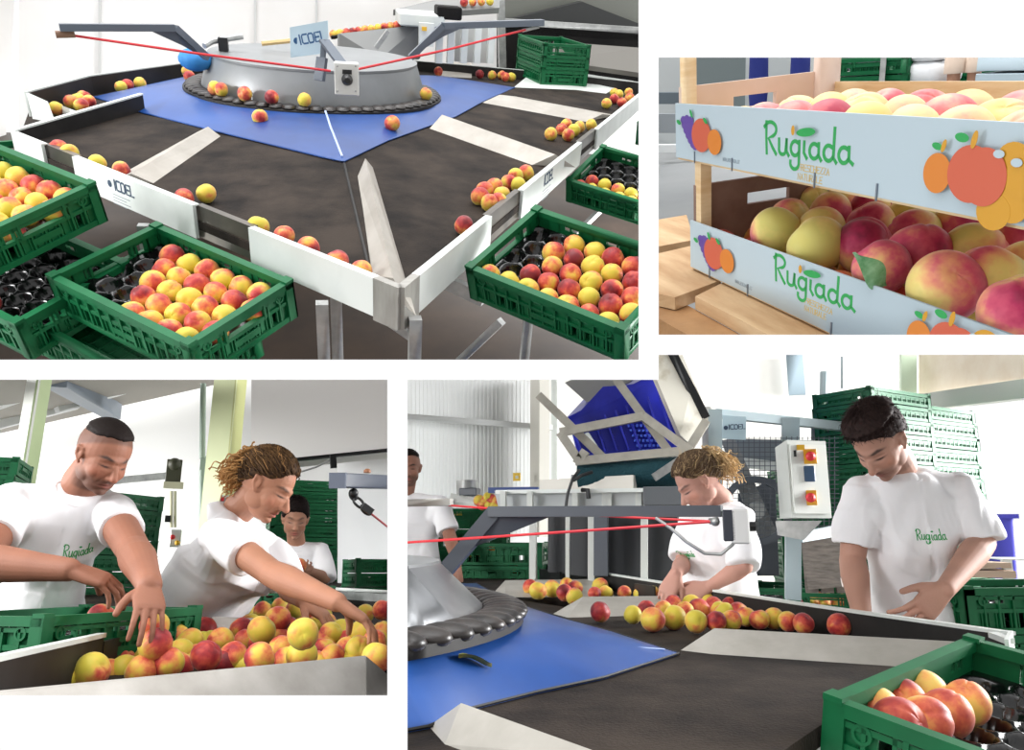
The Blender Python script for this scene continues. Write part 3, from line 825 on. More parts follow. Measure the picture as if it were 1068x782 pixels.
# seam in the belt in front
part('belt_seam', MB().tube([S1(359, 171, .001), S1(386, 285, .001)], .006, 6), M_flap, tab)
def rim(px0, px1, m, nm='rim_panel', zt=ztop, zb=zbot, t=.012, inset=0, lean=0):
    a = R.P(px0[0], px0[1], zt); c = R.P(px1[0], px1[1], zt)
    d = (c-a).normalized(); n = d.cross(V((0, 0, 1))).normalized()
    if n.dot(a-RC) < 0: n = -n
    a = a-n*inset; c = c-n*inset
    mbx = MB(); mbx.slab([a, c, V((c.x, c.y, zb))+n*lean, V((a.x, a.y, zb))+n*lean], t)
    mbx.slab([a, c, c-n*.014, a-n*.014], .006, V((0, 0, 1)))
    return part(nm, mbx, m, tab, recalc=True, smooth=0)
def onl(p, q, x): t = (x-p[0])/(q[0]-p[0]); return (x, p[1]+(q[1]-p[1])*t)
A, Fc, Rr_ = (14, 137), (418, 299), (664, 99)
lf = lambda x: onl(A, Fc, x); rt = lambda x: onl(Fc, (664, 100.5), x)
M_dksteel = mat('smoked_steel_flap', '#54504b', .3, .6, col2='#6e675c', scale=4)
rim(lf(14), lf(46), M_white); rim(lf(46), lf(78), M_dksteel, 'outlet_flap', inset=.012, zt=ztop-.004)
p2 = rim(lf(78), lf(204), M_white); rim(lf(204), lf(262), M_dksteel, 'outlet_flap', inset=.012, zt=ztop-.004)
rim(lf(262), lf(392), M_white); rim(lf(392), Fc, M_steel, 'corner_plate', zb=zbot-.012)
rim(Fc, rt(434), M_steel, 'corner_plate', zb=zbot-.012); rim(rt(434), rt(510), M_white)
rim(rt(510), rt(543), M_dksteel, 'outlet_flap', inset=.012, zt=ztop-.004); p5 = rim(rt(543), rt(605), M_white)
rim(rt(605), rt(622), M_dksteel, 'outlet_flap', inset=.012, zt=ztop-.004); rim(rt(622), rt(668), M_white)
# far rims : tall dark inside, pale top edge
def tallrim(a, c, h, m_in=M_flap, m_top=M_white, up=.14):
    a = V((a.x, a.y, zbelt-.05)); c = V((c.x, c.y, zbelt-.05)); d = (c-a).normalized(); n = d.cross(V((0, 0, 1))).normalized()
    if n.dot(a-RC) < 0: n = -n
    U = V((0, 0, h))
    part('inner_flap', MB().slab([a, c, c+U, a+U], .006), m_in, tab, smooth=0, recalc=True)
    part('rim_panel', MB().slab([a+n*.012, c+n*.012, c+n*.012+U*1.03, a+n*.012+U*1.03], .010), m_top, tab, smooth=0, recalc=True)
BL = [R.P(30, 97, 1.04), R.P(95, 80, 1.04), R.P(195, 66, 1.04), R.P(225, 63, 1.04)]
tallrim(BL[0], BL[1], .165); tallrim(BL[1], BL[2], .165); tallrim(BL[2], BL[3], .165)
lowl = R.P(38, 128, .93); 
part('rim_panel', MB().slab([R.P(30, 97, 1.04), R.P(50, 106, 1.02), S1(58, 128), R.P(38, 130, .90)], .012), M_white, tab, smooth=0)
BRp = [R.P(420, 62, 1.02), R.P(559, 74, 1.02), R.P(670, 86, 1.02)]
tallrim(BRp[0], BRp[1], .14); tallrim(BRp[1], BRp[2], .14)
# the wall between the two left sectors
a, c = R.P(14, 137, ztop), R.P(148, 98.5, 1.05); 
n = (c-a).cross(V((0, 0, 1))).normalized()
if n.y > 0: n = -n
part('sector_wall', MB().slab([a, c, V((c.x, c.y, c.z-.12)), V((a.x, a.y, a.z-.11))], .006), M_flap, tab, smooth=0, recalc=True)
part('rim_cap', MB().bar(a-n*.002+V((0, 0, .002)), c-n*.002+V((0, 0, .002)), .022, .008), M_white, tab)
# triangular dividers
def divider(ridge0, ridge1, base0, base1, h=.06, tipw=.0, m=M_plate1, back=.07):
    r0 = S1(*ridge0); r1 = S1(*ridge1)
    # feet as seen, ridge standing h above the belt
    f0 = S1(*base0); f1 = S1(*base1)
    def over(px, foot):
        d = R.ray(*px).normalized(); # point on the ray at height h above the belt
        lo = S1(*px); t = (lo-O1).length; s = h/max(.05, -d.z); return O1+d*(t-s)
    g0 = over(ridge0, f0); g1 = over(ridge1, f1)
    k0 = g0*2-f0; k1 = g1*2-f1; k0.z = f0.z; k1.z = f1.z
    mb = MB(); dz = V((0, 0, .001))
    mb.add([f0, f1, g1, g0, k1, k0], [(0, 1, 2, 3), (3, 2, 4, 5), (0, 3, 5), (1, 4, 2), (0, 5, 4, 1)])
    return part('divider', mb, m, tab, smooth=0, recalc=True)
divider((217, 132), (137, 181), (230, 142), (160, 191), h=.03)
divider((381, 165), (410, 290), (373, 184), (388, 287), h=.05)
divider((461, 119.5), (579, 161), (448, 134), (555, 172))
divider((521, 98.7), (628, 119), (503, 107), (611, 127), h=.03)
divider((550, 80.5), (648, 87.5), (536, 91), (632, 97.5), h=.04, m=M_white)
divider((461, 71), (492, 72), (454, 79.5), (492, 81.5), h=.035)
divider((57, 107), (80, 116), (57, 116), (78, 123), h=.05, m=M_white)
# blue sheet
bp = [(178, 84), (97, 102), (150, 119), (229, 139), (340, 166), (358, 170), (404, 148), (475, 122.6), (503, 107), (537, 92), (500, 86), (462, 80)]
mb = MB(); outer = [S1(x, y, .006) for x, y in bp]
fan = V((RC.x, RC.y, 1.075))
# radial strips so the sheet dips from the pads down to the belts
rings = []
for o in outer:
    d = (o-fan); d.z = 0; L = d.length; u = d.normalized(); inn = V((RC.x, RC.y, 1.045))+u*(RR-.03)
    rings.append([inn.lerp(o, t)+V((0, 0, .012*math.sin(PI*t))) for t in (0, .25, .5, .75, 1)])
n0 = len(rings)
sheet(mb, rings)
bs = part('blue_sheet', mb, M_blue, tab, smooth=40, recalc=False)
part('sheet_seam', MB().tube([S1(338, 119, .042), S1(345, 140, .036), S1(357, 166, .012)], .005, 5), mat('pale_weld', '#b9c9ee', .4), tab)
part('sheet_edge', MB().tube([o+V((0, 0, .0)) for o in outer[1:10]], .004, 5), M_blue, tab)
# frame below
for px, py in ((336, 322), (433, 338), (352, 330), (150, 240), (560, 240)):
    p = R.P(px, py, zbot) if px not in (352,) else R.P(350, 300, zbot)
    p = V((p.x, p.y, 0))
    lg = part('leg', MB().bb((p.x-.018, p.y-.018, .10), (p.x+.018, p.y+.018, zbot+.02)), M_galv, tab)
    part('foot', MB().lathe([(.04, 0), (.04, .012), (.016, .03), (.01, .11)], 16, (p.x, p.y, 0)), M_black, lg)
fr = MB(); fl = [V((p.x, p.y, zbot-.02)) for p in rimP[:3]]; inn = [p.lerp(V((RC.x, RC.y, zbot-.02)), .05) for p in fl]
for i in range(2): fr.bar(inn[i], inn[i+1], .03, .04)
fr.bar(R.P(300, 262, zbot-.05), R.P(430, 352, .55), .02, .03)
part('support_frame', fr, M_galv, tab)
bx = MB()
bx.bar(R.P(523, 335, .62), R.P(470, 385, .35), .03, .03); part('crate_bracket', bx, M_galv, tab); bx = MB(); bx.bar(R.P(583, 262, .5), R.P(640, 205, .74), .025, .025); part('crate_bracket', bx, M_galv, tab); bx = MB(); bx.bar(R.P(440, 282, .8), R.P(505, 312, .74), .03, .05)
part('crate_bracket', bx, M_galv, tab)
# writing on the white panels
def on_rim(f, x0, y_frac, sc, strokes, w, tilt=0):
    a = R.P(*f(x0), ztop); c = R.P(*f(x0+20), ztop); ux = (c-a).normalized(); n = ux.cross(V((0, 0, 1)))
    o = a-V((0, 0, y_frac))+n*.0125*(1 if n.dot(a-RC) > 0 else -1)
    return strokes_mb(strokes, w, o, ux, (0, 0, 1), sc, t=.0008)
S, wd = icoel_strokes()
part('lettering', on_rim(lf, 121, .064, .037, S, .2), M_logo, p2, smooth=0)
part('emblem', on_rim(lf, 115.5, .048, .012, [[(-.6, 0), (.6, 0)], [(0, -.6), (0, .6)], arc(0, 0, .9, .9, 0, 360, 16)], .5), M_logo, p2, smooth=0)
lines = [[(0, -.5-.35*i), (3.6-(i % 2)*.8, -.5-.35*i)] for i in range(4)]
part('small_print', on_rim(lf, 117, .068, .034, lines, .07), mat('grey_print', '#8b9298', .5), p2, smooth=0)
part('lettering', on_rim(rt, 566, .058, .045, S, .2), M_logo, p5, smooth=0)
part('small_print', on_rim(rt, 565, .062, .040, lines, .07), MATS['grey_print'], p5, smooth=0)

# ---- feed hood
hood = thing('feed_hood', 'round grey metal hood in the middle of the sorting table with ring of black pads', 'machine hood', (RC.x, RC.y, 1.04))
M_hood = mat('hood_grey_steel', '#85888a', .42, .25, col2='#777a7c', scale=3)
part('cone', MB().lathe([(.865*RR, 1.045), (.865*RR, 1.065), (.80*RR, 1.215), (.795*RR, 1.22)], 72, (RC.x, RC.y, 0)), M_hood, hood)
part('top_plate', MB().lathe([(.80*RR, 1.22), (.80*RR, 1.232), (.0, 1.236)], 72, (RC.x, RC.y, 0)), M_hood, hood)
part('carrier_ring', MB().lathe([(RR, 1.035), (RR, 1.05), (.85*RR, 1.06), (.85*RR, 1.035)], 72, (RC.x, RC.y, 0)), M_flap, hood)
for i in range(64):
    a0 = 2*PI*i/64; u = V((math.cos(a0), math.sin(a0), 0)); t = V((-u.y, u.x, 0)); c = V((RC.x, RC.y, 1.058))+u*.925*RR
    if u.y > .35: continue
    p = MB(); Rm = Matrix((t, u, V((0, 0, 1)))).transposed(); p.ball(c, (PI*RR/64*1.04, .068*RR, .018), 10, 6, Rm)
    part('ring_pad', p, M_ring, hood)
M_arm = mat('blue_grey_paint', '#5b6470', .4)
def beam(nm, pts, w, h, m, par): 
    q = MB()
    for a, c in zip(pts[:-1], pts[1:]): q.bar(a, c, w, h)
    return part(nm, q, m, par)
D = R.D
pl = [D(62, 28.5, 3.75), D(182, 29, 3.9), D(216, 60, 4.0)]
la = beam('arm', pl, .035, .028, M_arm, hood)
part('gusset', MB().slab([D(155, 31, 3.87), D(182, 31, 3.9), D(212, 60, 4.0), D(190, 47, 3.93)], .006), M_arm, la, smooth=0)
part('tension_clamp', MB().tube([D(58, 36, 3.76), D(78, 35.5, 3.78)], .014, 8), mat('rusty_metal', '#8b6a55', .6), la)
prt = [D(428, 60, 4.1), D(462, 27, 4.1), D(566, 23.5, 4.3)]
ra = beam('arm', prt, .035, .03, M_arm, hood)
part('gusset', MB().slab([D(440, 52, 4.1), D(465, 28, 4.1), D(486, 27, 4.12), D(462, 38, 4.1)], .006), M_arm, ra, smooth=0)
part('tension_clamp', MB().tube([D(545, 32, 4.27), D(562, 28, 4.3)], .008, 8), M_galv, ra)
part('pull_cord', MB().tube([D(76, 37, 3.78), D(200, 55, 3.75), D(345, 74, 3.72)], .0055, 6), M_red, hood)
part('pull_cord', MB().tube([D(374, 72, 3.72), D(470, 51, 4.0), D(548, 31, 4.27)], .0055, 6), M_red, hood)
br = MB(); br.bar(D(335, 84, 3.8), D(338, 42, 3.85), .02, .02); br.bar(D(338, 42, 3.85), D(356, 66, 3.72), .05, .012); br.bar(D(333, 84, 3.8), D(336, 60, 3.82), .05, .02)
part('bracket', br, M_arm, hood)
cb = part('switch_box', MB().box(D(361.5, 82, 3.65), (.105, .05, .135)), mat('switch_box_white', '#dcdcd8', .4), hood, bevel=.004)
kk = D(362, 83, 3.61); part('knob', MB().lathe([(.024, 0), (.024, .012), (.012, .03)], 16, kk, Matrix.Rotation(PI/2, 3, 'X')), M_black, cb)
part('switch_label', MB().box(D(362, 75, 3.62), (.04, .004, .018)), M_black, cb)
for sx, sy in ((-1, -1), (1, -1), (-1, 1), (1, 1)): part('screw', MB().ball(D(361.5+sx*9.5, 82+sy*13, 3.62), .004, 8, 5), M_galv, cb)
sg = thing('machine_sign', 'pale blue metal sign with dark maker lettering above the hood', 'sign', D(322, 60, 4.0))
pls = [D(303, 28.5, 4.0), D(342, 21.5, 3.9), D(343, 55, 3.9), D(304, 60, 4.0)]
part('plate', MB().slab(pls, .006), mat('pale_blue_sign', '#b9d0dc', .35, .2), sg, smooth=0, recalc=True)
ux = (pls[1]-pls[0]).normalized(); uz = (pls[0]-pls[3]).normalized()
nn = ux.cross(uz).normalized(); base = D(309, 47, 3.985)+nn*.004
part('lettering', strokes_mb(S, .2, base+ux*.03, ux, uz, .038, t=.002), mat('sign_blue_print', '#2a5c8c', .5), sg, smooth=0)
part('emblem', MB().lathe([(.014, -.003), (.014, .003)], 12, base+ux*.005+uz*.018, Matrix.Rotation(PI/2, 3, 'X')), MATS['sign_blue_print'], sg)
# small levers behind the hood
lv = thing('lever_bracket', 'small grey lever bracket behind the left of the hood', 'bracket', D(235, 50, 4.9))
part('lever', MB().tube([D(213, 48, 4.8), D(222, 43, 4.85), D(253, 38, 4.9)], .016, 8), M_galv, lv)
part('clamp', MB().box(D(233, 46, 4.86), (.05, .05, .07)), M_black, lv)
single('blue_cloth', MB().ball(D(204, 62, 4.7), (.09, .08, .06), 14, 9), mat('bright_blue_cloth', '#2f7fc0', .7, bump=.6, bscale=20), 'bright blue cloth bundled behind the hood at its left edge', 'cloth')
single('wooden_stick', MB().tube([D(273, 45.5, 5.0), D(303, 42.5, 5.0)], .014, 6), mat('pale_stick', '#c9ad7a', .6), 'short pale wooden stick lying behind the machine sign', 'stick')

# ---- peaches on the table
T = 'loose peach lying on the large sorting table of the overview'
G = 'loose peaches on the large sorting table'
for x, y in ((196, 80), (202, 74), (210, 69), (199, 86)): peach(S1(x, y+5, .06), 'peach in the little pile at the left edge of the hood', 'peaches piled at the left of the hood')
for x, y in ((207, 93), (215, 95), (244, 100), (279, 103), (317, 105), (421, 95)):
    p = R.P(x, y, 1.10); d_ = V((p.x-RC.x, p.y-RC.y, 0)).normalized(); p = V((RC.x, RC.y, 1.10))+d_*RR*.93; peach(p, 'peach carried on the ring of black pads', 'peaches on the pad ring')
peach(S1(272, 133, .05), 'peach rolling down the left front of the blue sheet', 'peach on blue sheet left', 1.05)
peach(S1(409, 139, .05), 'red cheeked peach rolling down the right front of the blue sheet', 'peach on blue sheet right', 1.05)
def onT(pts, lab, grp, s=1):
    for x, y in pts: peach(S1(x, y, .033*s), lab, grp, s)
onT([(127, 97), (134, 95), (147, 93), (75, 113), (83, 111), (89, 108), (94, 113), (60, 120), (86, 117)], 'peach in the far left sector behind the dark divider wall', 'peaches in the far left sector')
onT([(63, 163), (74, 168), (103, 179), (128, 186)], 'peach caught behind the left rim panel', 'peaches behind the left rim panel')
onT([(193, 216), (216, 211)], 'peach at the outlet flap behind the left rim', 'peaches at the left outlet')
onT([(270, 246), (297, 256), (322, 269), (352, 283), (377, 294)], 'peach half hidden behind the front left rim panel', 'peaches behind the front left rim')
onT([(483, 244), (500, 213), (510, 220), (515, 203), (523, 211), (530, 198), (537, 191), (548, 188), (540, 201), (519, 219), (505, 207)], 'peach in the cluster behind the right rim, in front of the wide divider', 'peaches in the front right cluster')
onT([(574, 146), (585, 141), (592, 147), (598, 142), (604, 138), (616, 136), (590, 136)], 'peach in the small cluster between the two right dividers', 'peaches between the right dividers')
onT([(632, 113), (640, 108), (645, 103), (655, 101), (664, 97), (648, 112), (640, 101), (656, 107)], 'peach in the far right cluster by the rim', 'peaches in the far right cluster')
onT([(500, 82), (513, 83), (523, 83), (533, 85), (527, 85)], 'peach in the row against the far dark rim', 'peaches against the far rim')
onT([(441, 73), (457, 79)], 'red peach behind the right side of the hood', 'red peaches right of the hood')

# ---- crates
h = CR_H; cl = lambda sx, sy, z=h: (sx*CL/2, sy*CW/2, z)
def info(m): return m
# near left: right->bottom and left->top are the short sides
p0 = R.P(170, 300, .82)
mC1 = fit(R, [(cl(-1, -1), (46, 288)), (cl(-1, 1), (165.5, 232.5)), (cl(1, 1), (308, 296)), (cl(1, 1, 0), (309, 325))], (p0.x, p0.y, .75, -.9, 0, 0))
crate(mC1, 'green crate half filled with peaches in front of the left rim'); tray(mC1, 'black tray with empty front left pockets in the nearest left crate')
fill(mC1, lambda k, a, b: a > -.13-.35*b, 'peach in the nearest left crate', 'peaches in the nearest left crate', s=1.1)
p0 = R.P(590, 290, .82)
mC5 = fit(R, [(cl(-1, 1), (486, 279)), (cl(1, 1), (559, 214)), (cl(-1, -1), (651, 345.5))] if 0 else [(cl(-1, -1), (486, 279)), (cl(-1, 1), (559, 214)), (cl(1, -1), (651, 345.5)), (cl(-1, -1, 0), (489, 311))], (p0.x, p0.y, .75, -.7, 0, 0))
crate(mC5, 'green crate full of peaches at the right corner of the table'); tray(mC5, 'black tray under the peaches of the right corner crate')
fill(mC5, lambda k, a, b: not (a < -.17 and b > -.1), 'peach in the full crate at the right corner', 'peaches in the right corner crate', s=1.05)
p0 = R.P(20, 215, .85)
mC2 = fit(R, [(cl(-1, 1), (25, 163)), (cl(1, 1), (107, 197)), (cl(1, 1, 0), (109.5, 220)), (cl(1, -1), (0-30, 253))] if 0 else [(cl(-1, 1), (-28, 141)), (cl(1, 1), (107, 197)), (cl(1, 1, 0), (109.5, 221)), (cl(1, -1), (-30, 250))], (p0.x, p0.y, .8, -.5, 0, 0))
crate(mC2, 'green crate of peaches at the left edge beside the white rim'); tray(mC2, 'black tray in the crate at the left edge')
fill(mC2, lambda k, a, b: not (a > .1 and b < -.1), 'peach in the crate at the left edge', 'peaches in the left edge crate', s=1.05)
mC3 = mC2 @ Matrix.Translation((.12, -.05, -.22))
crate(mC3, 'green crate with empty black tray below the left edge crate'); tray(mC3, 'mostly empty black tray in the lower left crate')
fill(mC3, lambda k, a, b: b < -.13 and a < .1, 'peach in the lower left crate', 'peaches in the lower left crate')
mC4 = mC1 @ Matrix.Translation((-.12, -.06, -.17)); crate(mC4, 'green crate under the half filled crate at the lower left')
p0 = R.P(650, 200, .85)
mC6 = fit(R, [(cl(-1, -1), (589, 189)), (cl(-1, 1), (628, 151)), (cl(1, -1), (700, 222)), (cl(-1, -1, 0), (591, 208))], (p0.x, p0.y, .8, -.6, 0, 0))
crate(mC6, 'green crate with dark tray and a few peaches behind the right corner crate'); tray(mC6, 'glossy black tray in the second right crate')
fill(mC6, lambda k, a, b: b < -.02 and a < .2, 'peach in the second right crate', 'peaches in the second right crate')
mC7 = mC6 @ Matrix.Translation((.10, .62, .05)); crate(mC7, 'green crate cut off at the right edge beside the rim end'); 
fill(mC7, lambda k, a, b: True, 'peach in the crate beside the rim end', 'peaches in the rim end crate')
pb = R.P(-2, 150, .9); crate(mtx((pb.x-.1, pb.y, .72), .6), 'green crate behind the left corner of the table rim')
ps = D(577, 46, 6.5)
for i in range(3): crate(mtx((ps.x, 6.5, ps.z-.02-(3-i)*(h*.62)), 1.69), '%s crate of the three stacked behind the table' % ('lowest green', 'middle green', 'topmost green')[i], 'stacked green crates behind the table')

# ---- background machinery
M_mach = mat('machine_grey', '#8c8d8c', .5); M_dark = mat('machine_dark', '#0e0d0d', .7, col2='#1a1817', scale=4, spec=.2)
con = thing('feed_conveyor', 'grey feed conveyor trough carrying peaches behind the hood', 'conveyor', D(380, 60, 5.6))
part('trough', MB().slab([D(352, 36, 6.2), D(436, 27, 6.5), D(436, 62, 6.5), D(395, 62, 6.2), D(352, 52, 6.2)], .03), M_mach, con, smooth=0)
part('belt', MB().slab([D(345, 38, 6.3), D(420, 27, 6.5), D(424, 24, 7.1), D(348, 33, 6.9)], .02), M_dark, con, smooth=0)
part('strut', MB().bar(D(392, 50, 6.0), D(405, 32, 6.0), .06, .03), M_galv, con)
for i in range(11): x = 348+i*6.6; peach(D(x, 36-i*.95, 6.45)+V((0, 0, 0)), 'small peach in the line on the feed conveyor', 'peaches on the feed conveyor', .9, ME_peach_s)
cab = thing('machine_cabinet', 'white machine cabinet with yellow tag and open legs behind the hood', 'cabinet', D(440, 66, 6.0))
part('housing', MB().bb(D(417, 27, 6.2), D(457, 12, 6.6)+V((0, 0, 0))), M_white, cab, bevel=.01)
part('panel', MB().bb(D(437, 48, 6.1), D(452, 24, 6.15)), M_white, cab); part('tag', MB().bb(D(440, 32, 6.08), D(445, 28, 6.09)), mat('yellow_tag', '#e8b52c', .5), cab)
part('motor', MB().bb(D(456, 20, 6.2), D(478, 6, 6.4)), M_dark, cab, bevel=.01)
part('top_conveyor', MB().slab([D(410, 16, 6.7), D(470, 2, 6.9), D(520, 2, 6.9), D(520, 14, 6.8), D(460, 18, 6.7)], .05), M_mach, cab, smooth=0)
for x in (458, 470, 484, 498, 512): part('leg', MB().bb(D(x-3.5, 66, 6.3), D(x+3.5, 26, 6.36)), M_white, cab)
part('side_plate', MB().bb(D(474, 64, 6.5), D(516, 28, 6.52)), mat('light_grey_panel', '#b9bab8', .5), cab)
for i in range(4): peach(D(484+i*9, 2.5-i*.3, 6.75), 'tiny peach on the upper conveyor at the top edge', 'peaches on the upper conveyor', .9, ME_peach_s)
hop = thing('intake_hopper', 'large dark intake hopper machine with grey frame behind the right side', 'machine', D(600, 70, 7.2))
part('roof_plate', MB().slab([D(518, 22, 7.5), D(604, 1, 7.5), D(700, 38, 7.5), D(700, 44, 7.5), D(518, 32, 7.5)], .1), mat('hopper_dark', '#2c2d2d', .6), hop, smooth=0)
part('upper_plate', MB().slab([D(518, 22, 7.6), D(518, -20, 7.6), D(720, -20, 7.6), D(720, 46, 7.6)], .05), mat('hopper_grey', '#6c6e67', .6), hop, smooth=0)
part('frame_rail', MB().bar(D(520, 22, 7.1), D(690, 33, 7.1), .05, .05), M_galv, hop)
part('dark_interior', MB().slab([D(518, 24, 7.45), D(700, 38, 7.45), D(700, 90, 7.45), D(518, 78, 7.45)], .05), M_dark, hop, smooth=0)  # flat black plate standing in for the shade inside the hopper
part('apron', MB().slab([D(576, 48, 6.9), D(690, 56, 6.9), D(690, 84, 6.5), D(576, 68, 6.5)], .04), mat('apron_grey', '#6f6c66', .6), hop, smooth=0)
part('post', MB().bar(D(522, 0, 7.0), D(524, 70, 7.0), .06, .06), M_galv, hop)
# ---- room
def wallq(name, pts, t, m): return struct(name, MB().slab(pts, t), m, smooth=0)
M_panel1 = mat('white_sandwich_panel', '#f4f4f3', .5, col2='#eceae7', scale=.6)
wb = wallq('wall_back', [D(20, -80, 8.2), D(20, 200, 8.2), D(720, 200, 8.2), D(720, -80, 8.2)], .1, M_panel1)
a = D(20, -80, 8.2); c = D(20, 200, 8.2)
wallq('wall_left', [V((a.x-2.2, 1.0, a.z)), V((a.x-2.2, 1.0, 0)), V((c.x, 8.2, 0)), V((a.x, 8.2, a.z))], .1, M_panel1)
sm = MB()
for x in (104, 266, 330): sm.bar(D(x, -60, 8.18), D(x, 120, 8.18), .02, .012, (0, 1, 0))
for x0 in (-20,): pass
struct('trim_1', sm, mat('panel_joint', '#d3d4d3', .6))
struct('floor', MB().slab([V((-6, .2, 0)), V((8, .2, 0)), V((8, 8.3, 0)), V((-6, 8.3, 0))], .05), mat('brown_concrete', '#2f2620', .55, col2='#46382d', scale=1.4, detail=8))
# =================================================================== PLACE 2 : two printed fruit boxes on a pallet, close up
CUR[0] = R = R2; D = R.D; P_ = R.P
O2 = V((0, 0, R.hc)); Z2 = V((0, 0, 1))
# printed boards lie in a vertical plane x = XB ; its distance follows from the board height .09
def onx(px, py, X):
    d = R.ray(px, py); return O2+d*(X/d.x)
def gap(X): return onx(699, 107.5, X).z-onx(709.7, 164.7, X).z
XB = .3
for _ in range(20): XB *= .092/gap(XB)
tl, bl = onx(699.5, 107.5, XB), onx(710, 165, XB); y0 = (tl.y+bl.y)/2     # far left end of the boxes
y0b = (onx(716, 228.5, XB).y+onx(724, 275, XB).y)/2
zt1, zb1 = tl.z, tl.z-.092
zt0 = (onx(716, 228.5, XB).z+onx(1030, 340.5, XB).z)/2; zb0 = zt0-.085
YL = .86                                             # box length
yn = y0-YL
WX = .30
for _ in range(30): WX += (861-R.px((XB+WX, y0, zt1+.03))[0])*.0006
M_print = mat('printed_board_white', '#b2c3cc', .55, spec=.3); M_wood = mat('poplar_wood', '#e2cba4', .7, col2='#cfae80', scale=6, stretch=(1, 1, 7), bump=.1)
M_pale = mat('pale_poplar', '#dcc6ba', .7, col2='#d2b8a6', scale=5, stretch=(1, 6, 1)); M_end = mat('brown_fibreboard', '#8a6f62', .75, col2='#76594c', scale=9)
M_stap = mat('staple_steel', '#7d8794', .35, .7)
M_or = mat('orange_print', '#cf7a22', .5); M_red2 = mat('peach_print', '#c4583c', .5); M_pur = mat('purple_print', '#5c3f96', .5); M_yel = mat('golden_print', '#c8911a', .5); M_ltx = mat('gold_text', '#c9ac62', .5); M_gtx = mat('grey_text', '#8f9ca6', .5)
def circ(cx, cy, rx, ry, n=28, rot=0): return [(cx+rx*math.cos(t)*math.cos(rot)-ry*math.sin(t)*math.sin(rot), cy+rx*math.cos(t)*math.sin(rot)+ry*math.sin(t)*math.cos(rot)) for t in [i*2*PI/n for i in range(n)]]
def fruit_box(lab, zt, zb, endtop, mend, y0=y0):
    yn = y0-YL
    t = thing('fruit_box', lab, 'fruit box', (XB+.2, (y0+yn)/2, zb-.005))
    pb = part('printed_board', MB().bb((XB, yn, zb), (XB+.004, y0, zt)), M_print, t, label='white front board with green brand lettering and printed fruit')
    part('side_board', MB().bb((XB+WX, yn, zb), (XB+WX+.006, y0, zt+.006)), M_wood, t)
    part('base', MB().bb((XB+.004, yn, zb-.004), (XB+WX, y0, zb+.002)), M_wood, t)
    for yy in (y0-.012, yn):
        e = MB(); th = .010; zz = endtop; hw = .042
        mid = XB+WX*.5; e.bb((XB+.006, yy, zb), (mid-hw, yy+th, zz)); e.bb((mid+hw, yy, zb), (XB+WX, yy+th, zz)); e.bb((mid-hw, yy, zb), (mid+hw, yy+th, zz-.046)); e.bb((mid-hw, yy, zz-.026), (mid+hw, yy+th, zz))
        for sx in (-1, 1): e.lathe([(.0100, -.0052), (.0100, .0052)], 4, (mid+sx*hw, yy+th/2, zz-.046+.002), Matrix.Rotation(PI/2, 3, 'X')) if 0 else None
        part('end_board', e, mend, t)
    for yy in (y0-.030, yn+.01):
        for xx, ww, mm_ in ((XB+.006, .020, M_wood), (XB+WX-.030, .040, M_pale)): part('corner_post', MB().bb((xx, yy, zb), (xx+ww, yy+.022, zb+.187)), mm_, t)
    for f in (.11, .30, .62, .80): 
        yy = y0-YL*f*.78; part('staple', MB().bb((XB-.0015, yy-.0012, zb-.004), (XB, yy+.0012, zb+.016)), M_stap, t)
    # printing : ux towards the near end (right in view), uy up
    ux = V((0, -1, 0)); uy = Z2; H = zt-zb; o = V((XB, y0, zb))
    def pr(poly, m, nm, lift=0): part(nm, disc_mb([(a, b) for a, b in poly], o, ux, uy, H, .0004, lift), m, pb, smooth=0)
    K = 1/ .092
    S, wd = script_strokes(); 
    def seg(f): return f*YL/H
    return t, pb, o, ux, uy, H
def px2(x, y):                                        # board coordinates of a photographed point, relative to y0
    p = onx(x, y, XB); return (y0-p.y, p.z)
